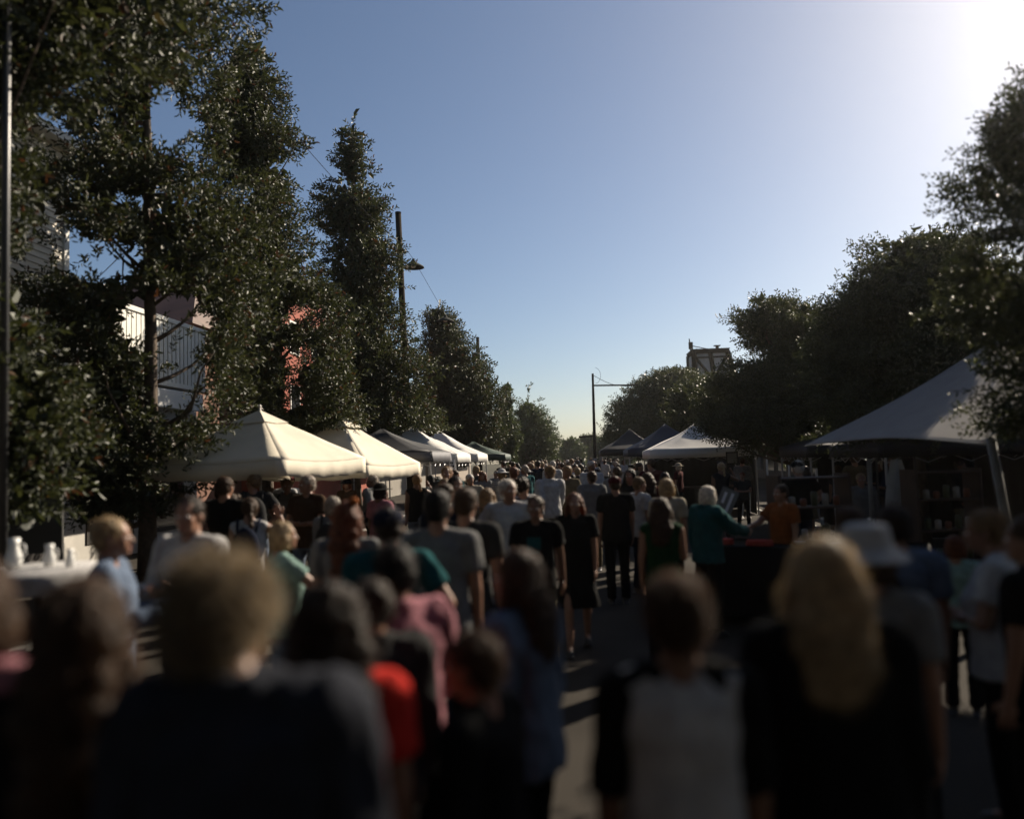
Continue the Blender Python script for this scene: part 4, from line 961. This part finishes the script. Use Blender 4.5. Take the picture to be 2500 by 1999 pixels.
    for i, (dx, dy, h_, lab) in enumerate(((-.2, .05, .20, 'tall white jug, left one on the high cafe table'), (.02, .1, .15, 'shorter white jug, middle of the high cafe table'), (.2, .05, .12, 'smallest white jug, right side of the high cafe table'))):
        e2 = empty('jug', (c.x+dx, 5.2+dy, tz+.008), 0, lab, 'jug', 'white jugs on the cafe table'); g = G(); g.tube([(0, 0, 0), (0, 0, h_*.3), (0, 0, h_*.75), (0, 0, h_)], [h_*.2, h_*.28, h_*.15, h_*.2], 16); g.obj('vessel', MW, e2, True)
        g = G(); g.tube([(h_*.16, 0, h_*.85), (h_*.4, 0, h_*.75), (h_*.4, 0, h_*.45), (h_*.24, 0, h_*.3)], h_*.03, 6); g.obj('handle', MW, e2, True)
    # notice stand
    c = PT(72, 1215, 9.0); e = empty('notice_stand', (c.x, 9, 0), R(12), 'dark notice stand with two pale sheets and a yellow one, left edge', 'sign')
    g = G(); g.box((.03, 0, 1.5), (.34, .02, .5)); g.obj('panel', mat('panel_dark', (.03, .03, .028), .6, .1), e); 
    for sx in (-.28, .34): g = G(); g.box((sx, .05, .55), (.02, .02, .55)); g.obj('leg', MI, e)
    g = G(); g.box((-.02, -.024, 1.52), (.15, .003, .11)); g.obj('sheet', mat('paper', (.62, .62, .64), .8, .05), e); g = G(); g.box((-.1, -.024, 1.84), (.1, .003, .09)); g.obj('sheet', MATS['paper'], e)
    g = G(); g.box((.2, -.024, 1.75), (.09, .003, .10)); g.obj('sheet', mat('paper_yellow', (.5, .3, .06), .8, .1), e)
# ------------------------------------------------------------------ buildings & ground
def slab(name, a, b, m, parent=None, **k): g = G(); g.span(a, b); return g.obj(name, m, parent, **k)
def buildings():
    MB = mat('cream_boards', (.62, .56, .45), .6, .08, 2, .1, 30); MWh = mat('white_paint', (.66, .65, .60), .6, .08, 2); MGl = mat('window_glass', (.02, .022, .025), .08, .1, spec=.8); MDk = mat('dark_trim', (.035, .03, .027), .6, .2)
    MR = mat('red_render', (.26, .062, .036), .85, .15, 1.2, .3, 40); MRf = mat('brown_tin', (.09, .045, .03), .6, .2, 2); MSh = mat('shopfront', (.06, .055, .05), .7, .2)
    X = -10.0
    def Yat(px): # depth where wall plane X is seen at column px
        lo, hi = 4, 200
        for _ in range(40):
            m_ = (lo+hi)/2
            if XG(px, m_, 5) < X: hi = m_
            else: lo = m_
        return lo
    # weatherboard building
    Y1 = Yat(158); zt = PT(158, 372, Y1).z
    e = empty('weatherboard_building', (X, 10, 0), 0, 'cream weatherboard building at the upper left behind the near trees', 'building')
    def loc(o): o.location = (-X, -10, 0); return o
    loc(slab('wall', (X-7, 4, 0), (X, Y1, zt), MDk, e))
    g = G(); z = 3.6
    while z < zt-.05:
        g.add([(X+.004, 4, z), (X+.004, Y1+.01, z), (X+.004, Y1+.01, z+.118), (X+.004, 4, z+.118), (X+.03, 4, z), (X+.03, Y1+.01, z), (X+.012, Y1+.01, z+.118), (X+.012, 4, z+.118)], [(4, 5, 6, 7), (0, 1, 5, 4), (3, 7, 6, 2), (1, 2, 6, 5), (0, 4, 7, 3)]); z += .126
    loc(g.obj('cladding', MB, e))
    g = G(); g.span((X-7.3, 3.8, zt), (X+.35, Y1+.2, zt+.16)); loc(g.obj('roof', MWh, e)); g = G(); g.span((X+.02, Y1-.1, 3.5), (X+.06, Y1+.05, zt-.001)); loc(g.obj('corner_board', MWh, e))
    for k, yy in enumerate((6.5, 9.6, 12.6)):
        g = G(); g.span((X-.02, yy-.45, 5.1), (X+.035, yy+.45, 6.6)); w_ = loc(g.obj('window', MWh, e)); g = G(); g.span((X+.036, yy-.38, 5.17), (X+.042, yy+.38, 6.53)); o = g.obj('pane', MGl, w_)
    g = G(); g.span((X+.02, 4.2, 2.9), (X+1.9, Y1-.2, 3.05)); loc(g.obj('verandah', MDk, e))
    for yy in (5.5, 8.5, 11.5): g = G(); g.span((X-.02, yy-1.1, .5), (X+.02, yy+1.1, 2.5)); w_ = loc(g.obj('shop_window', MDk, e)); g = G(); g.span((X+.021, yy-1, .6), (X+.026, yy+1, 2.4)); g.obj('pane', MGl, w_)
    # slatted wing
    Y2 = Yat(500); zs = PT(300, 745, Yat(300)).z
    e = empty('slatted_building', (X, 18, 0), 0, 'lower building with a parapet of thin white upright slats and a white sign panel', 'building')
    def loc(o): o.location = (-X, -18, 0); return o
    loc(slab('wall', (X-7, Y1+.3, 0), (X-.25, Y2, zs-.45), mat('beige_render', (.42, .40, .36), .8, .1, 2), e))
    g = G(); y = Y1+.35; 
    while y < Y2: g.span((X-.02, y, zs-1.55), (X+.02, y+.16, zs-.06)); y += .205
    loc(g.obj('slat_parapet', MWh, e))
    g = G(); g.span((X-.05, Y1+.3, zs-.059), (X+.06, Y2+.05, zs+.05)); g.span((X-.05, Y1+.3, zs-1.66), (X+.06, Y2+.05, zs-1.551)); g.span((X-.2, Y1+.3, zs-1.5), (X-.15, Y2, zs-.1)); loc(g.obj('rail', MWh, e))
    ya, yb = Yat(372), Yat(484); g = G(); g.span((X+.08, ya, PT(430, 1000, Yat(430)).z), (X+.13, yb, zs-1.75)); loc(g.obj('sign_panel', mat('sign_white', (.66, .66, .64), .5, .04, 2), e, bevel=.02))
    g = G(); g.span((X-.2, Y1+.4, 2.75), (X+2.2, Y2, 2.88)); loc(g.obj('awning', MDk, e))
    for yy in (Y1+2.0, Y1+4.4): g = G(); g.span((X-.27, yy-.9, .4), (X-.22, yy+.9, 2.4)); w_ = loc(g.obj('shop_window', MDk, e)); g = G(); g.span((X-.219, yy-.8, .5), (X-.214, yy+.8, 2.3)); g.obj('pane', MGl, w_)
    # brown roofed house behind
    e = empty('brown_roofed_house', (-16, 27, 0), 0, 'house with a dark brown roof glimpsed above the slatted parapet', 'building')
    g = G(); g.span((-20, 23, 0), (-11.5, 28.5, 6.2)); o = g.obj('wall', mat('brown_brick', (.16, .08, .055), .9, .2, 3), e); o.location = (16, -27, 0)
    zr = PT(420, 690, 25.7).z; g = G(); g.add([(-20.4, 22.7, 6.2), (-11.1, 22.7, 6.2), (-11.1, 28.8, 6.2), (-20.4, 28.8, 6.2), (-19, 25.7, zr), (-12.4, 25.7, zr)], [(0, 1, 5, 4), (2, 3, 4, 5), (1, 2, 5), (3, 0, 4), (0, 3, 2, 1)]); o = g.obj('roof', MRf, e); o.location = (16, -27, 0)
    # red building
    Y3, Y4 = Yat(690), Yat(920); zr = PT(760, 690, Yat(760)).z
    e = empty('red_building', (X, Y3, 0), 0, 'orange-red rendered building showing through the middle left trees', 'building')
    def loc(o): o.location = (-X, -Y3, 0); return o
    loc(slab('wall', (X-8, Y3, 0), (X, Y4, zr-1.0), MR, e))
    g = G(); y = Y3
    while y < Y4: g.span((X-.06, y, zr-.999), (X-.02, y+.07, zr-.05)); y += .17
    g.span((X-.08, Y3, zr-.049), (X, Y4, zr+.04)); loc(g.obj('balustrade', mat('red_paint', (.32, .07, .05), .6, .1), e))
    y = Y3+1.2
    while y < Y4-1:
        for z in (3.6, 5.9):
            g = G(); g.span((X-.05, y-.5, z), (X+.03, y+.5, z+1.2)); w_ = loc(g.obj('window', MWh, e)); g = G(); g.span((X+.031, y-.43, z+.07), (X+.038, y+.43, z+1.13)); g.obj('pane', MGl, w_)
        y += 2.4
    g = G(); g.span((X+.01, Y3, 2.8), (X+2.2, Y4, 2.95)); loc(g.obj('awning', MDk, e))
    # more left facades further up, dark
    for i, (ya, yb, h, c, lab) in enumerate(((Y4+.5, Y4+14, 5.0, (.22, .2, .17), 'plain shop building beyond the red one, behind the left trees'), (Y4+15, Y4+38, 5.5, (.26, .22, .18), 'last shop building on the left side of the street'))):
        e = empty('shop_building', (X, ya, 0), 0, lab, 'building', 'shops at the far left'); m_ = mat('shop_wall_%d' % i, c, .8, .12, 2)
        o = slab('wall', (X-8, ya, 0), (X-.2, yb, h), m_, e); o.location = (-X, -ya, 0)
        o = slab('parapet', (X-8.1, ya-.05, h+.002), (X-.1, yb, h+.4), MWh, e); o.location = (-X, -ya, 0); o = slab('awning', (X-.19, ya, 2.8), (X+2, yb, 2.92), MDk, e); o.location = (-X, -ya, 0)
    # right side shops
    MRt = mat('dull_brick', (.10, .075, .06), .9, .25, 3)  # one even dark brick colour
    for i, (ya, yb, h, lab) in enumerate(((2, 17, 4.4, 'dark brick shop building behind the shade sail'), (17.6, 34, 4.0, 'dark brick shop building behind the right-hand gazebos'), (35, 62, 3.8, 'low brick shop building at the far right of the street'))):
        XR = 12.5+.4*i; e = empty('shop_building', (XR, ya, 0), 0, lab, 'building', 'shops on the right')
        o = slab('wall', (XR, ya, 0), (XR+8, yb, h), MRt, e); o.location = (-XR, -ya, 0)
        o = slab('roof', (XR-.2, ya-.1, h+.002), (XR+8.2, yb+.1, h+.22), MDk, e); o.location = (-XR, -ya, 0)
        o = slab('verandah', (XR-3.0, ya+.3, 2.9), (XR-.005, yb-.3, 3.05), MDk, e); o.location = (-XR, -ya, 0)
        y = ya+2
        while y < yb-1.5:
            g = G(); g.span((XR-.05, y-1.1, .5), (XR+.05, y+1.1, 2.5)); w_ = g.obj('shop_window', MDk, e); w_.location = (-XR, -ya, 0); g = G(); g.span((XR-.06, y-1, .6), (XR-.051, y+1, 2.4)); g.obj('pane', MGl, w_); y += 3.2
        y = ya+1
        while y < yb: g = G(); g.tube([(XR-2.85, y, 0), (XR-2.85, y, 2.9)], .05, 8); o = g.obj('verandah_post', MWh, e); o.location = (-XR, -ya, 0); y += 4.5
def behind():
    MB_ = mat('dark_brick', (.06, .04, .03), .9, .2, 3); MDk = mat('dark_trim', (.035, .03, .027), .6, .2)
    e = empty('light_block_building', (0, -14, 0), 0, 'unseen tall brick building added behind the viewpoint to block sky light', 'building')  # unseen building, added to keep sky light off the foreground
    o = slab('wall', (-16, -24, 0), (16, -14, 13), MB_, e); o.location = (0, 14, 0); o = slab('roof', (-16.3, -24.2, 13.002), (16.3, -13.8, 13.3), MDk, e); o.location = (0, 14, 0)
    for z in (1.0, 5.0, 9.0):
        for k in range(8): g = G(); g.span((-14+k*4-.8, -14.05, z), (-14+k*4+.8, -13.95, z+2.2)); o = g.obj('window', MDk, e); o.location = (0, 14, 0)
    rs = random.Random(5)  # unseen trees added around the viewpoint to hold back sky light
    for (x, y, zc, r_, zr, lab) in ((1.5, -4.5, 8.0, 5.6, 3.0, 'unseen wide tree added just behind the viewpoint to block sky light'), (-7.0, 1.2, 6.4, 3.4, 3.8, 'unseen light-blocking tree added on the left pavement level with the viewpoint'),
            (7.4, 1.0, 5.6, 3.2, 2.8, 'unseen light-blocking tree added on the right pavement level with the viewpoint'), (-6.8, -6.5, 6.6, 3.8, 3.8, 'unseen light-blocking tree added on the left pavement behind the viewpoint'), (7.4, -8, 5.8, 3.4, 3.0, 'unseen light-blocking tree added on the right pavement behind the viewpoint')):
        e = empty('light_block_tree', (x, y, 0), 0, lab, 'tree', 'unseen trees added to block sky light'); g = G(); g.tube([(0, 0, 0), (.05, 0, 2.5), (0, .05, 5), (0, 0, zc+zr*.7)], [.22, .17, .12, .04], 10)
        for k in range(9): a = k*.7; g.tube([(0, 0, zc-zr+.3*k), (r_*.4*math.cos(a), r_*.4*math.sin(a), zc-zr*.6+.4*k), (r_*.7*math.cos(a), r_*.7*math.sin(a), zc-zr*.3+.4*k)], [.07, .05, .01], 6)
        g.obj('trunk', M_BARK, e, True); n = int(1500*r_*r_); d = rng.normal(0, 1, (n, 3)); d /= np.linalg.norm(d, axis=1)[:, None]; q = rng.random((n, 1))**.45
        P = d*q*np.array([r_, r_*.92, zr])+np.array([0, 0, zc]); L = rng.uniform(.12, .24, n); V, Fc = leaves_mesh(P, rng.normal(0, 1, (n, 3)), L, L*.5, six=False); link('crown', mkmesh('crown', V, Fc, False), M_LEAF_R, e)
def ground():
    def gm(name, c, br=None):
        m = bpy.data.materials.new(name); m.use_nodes = True; t = m.node_tree; N = t.nodes; L = t.links; b = N['Principled BSDF']; b.inputs['Roughness'].default_value = 1; b.inputs['Specular IOR Level'].default_value = .08
        tc = N.new('ShaderNodeTexCoord'); n = N.new('ShaderNodeTexNoise'); n.inputs['Scale'].default_value = .35; n.inputs['Detail'].default_value = 8; L.new(tc.outputs['Object'], n.inputs[0])
        r = N.new('ShaderNodeValToRGB'); r.color_ramp.elements[0].position = .35; r.color_ramp.elements[1].position = .68; r.color_ramp.elements[0].color = (*[q*.7 for q in c], 1); r.color_ramp.elements[1].color = (*[q*1.25 for q in c], 1)
        L.new(n.outputs[0], r.inputs[0]); src = r.outputs[0]
        if br:
            bt = N.new('ShaderNodeTexBrick'); bt.inputs['Scale'].default_value = br; bt.inputs['Mortar'].default_value = (.02, .018, .016, 1); bt.inputs['Mortar Size'].default_value = .012; L.new(tc.outputs['Object'], bt.inputs[0]); L.new(r.outputs[0], bt.inputs['Color1']); L.new(r.outputs[0], bt.inputs['Color2']); src = bt.outputs[0]
        L.new(src, b.inputs[0]); n2 = N.new('ShaderNodeTexNoise'); n2.inputs['Scale'].default_value = 60; L.new(tc.outputs['Object'], n2.inputs[0]); bp = N.new('ShaderNodeBump'); bp.inputs['Strength'].default_value = .4; bp.inputs['Distance'].default_value = .01; L.new(n2.outputs[0], bp.inputs['Height']); L.new(bp.outputs[0], b.inputs['Normal'])
        return m
    g = G(); g.add([(-200, -60, -.16), (200, -60, -.16), (200, 300, -.16), (-200, 300, -.16)], [(0, 1, 2, 3)]); tag(g.obj('ground', gm('dry_ground', (.07, .065, .045))), kind='structure')
    g = G(); g.add([(-6.2, -30, 0), (6.0, -30, 0), (6.0, 140, 0), (-6.2, 140, 0)], [(0, 1, 2, 3)]); tag(g.obj('road', gm('asphalt', (.040, .035, .029))), kind='structure')
    g = G(); g.span((-10.2, -30, -.15), (-6.2, 140, .001)); tag(g.obj('pavement', gm('pavers_l', (.06, .053, .045), 2.2)), kind='structure')
    g = G(); g.span((6.0, -30, -.15), (13.5, 140, .001)); tag(g.obj('pavement', gm('pavers_r', (.06, .053, .045), 2.2)), kind='structure')
    for px, x in ((0, -6.2), (1, 5.85)):
        g = G(); g.span((x, -30, -.1), (x+.15, 140, .03)); tag(g.obj('kerb', mat('kerb_stone', (.25, .24, .22), .8, .15, 3)), kind='structure')
def glare_haze():  # thin air volume added to stand in for glare around the sun
    g = G(); g.span((-204, -62, -1.2), (204, 305, 19)); m = bpy.data.materials.new('glare_haze'); m.use_nodes = True; t = m.node_tree; t.nodes.remove(t.nodes['Principled BSDF'])
    v = t.nodes.new('ShaderNodeVolumePrincipled'); v.inputs['Density'].default_value = .0003; v.inputs['Anisotropy'].default_value = .78; v.inputs['Color'].default_value = (1, .96, .9, 1)
    t.links.new(v.outputs[0], t.nodes['Material Output'].inputs['Volume']); tag(g.obj('glare_haze', m), kind='stuff')
glare_haze(); ground(); buildings(); behind(); furniture(); stalls(); canopies(); trees(); near_people(); crowd()
print('objects', len(bpy.data.objects))
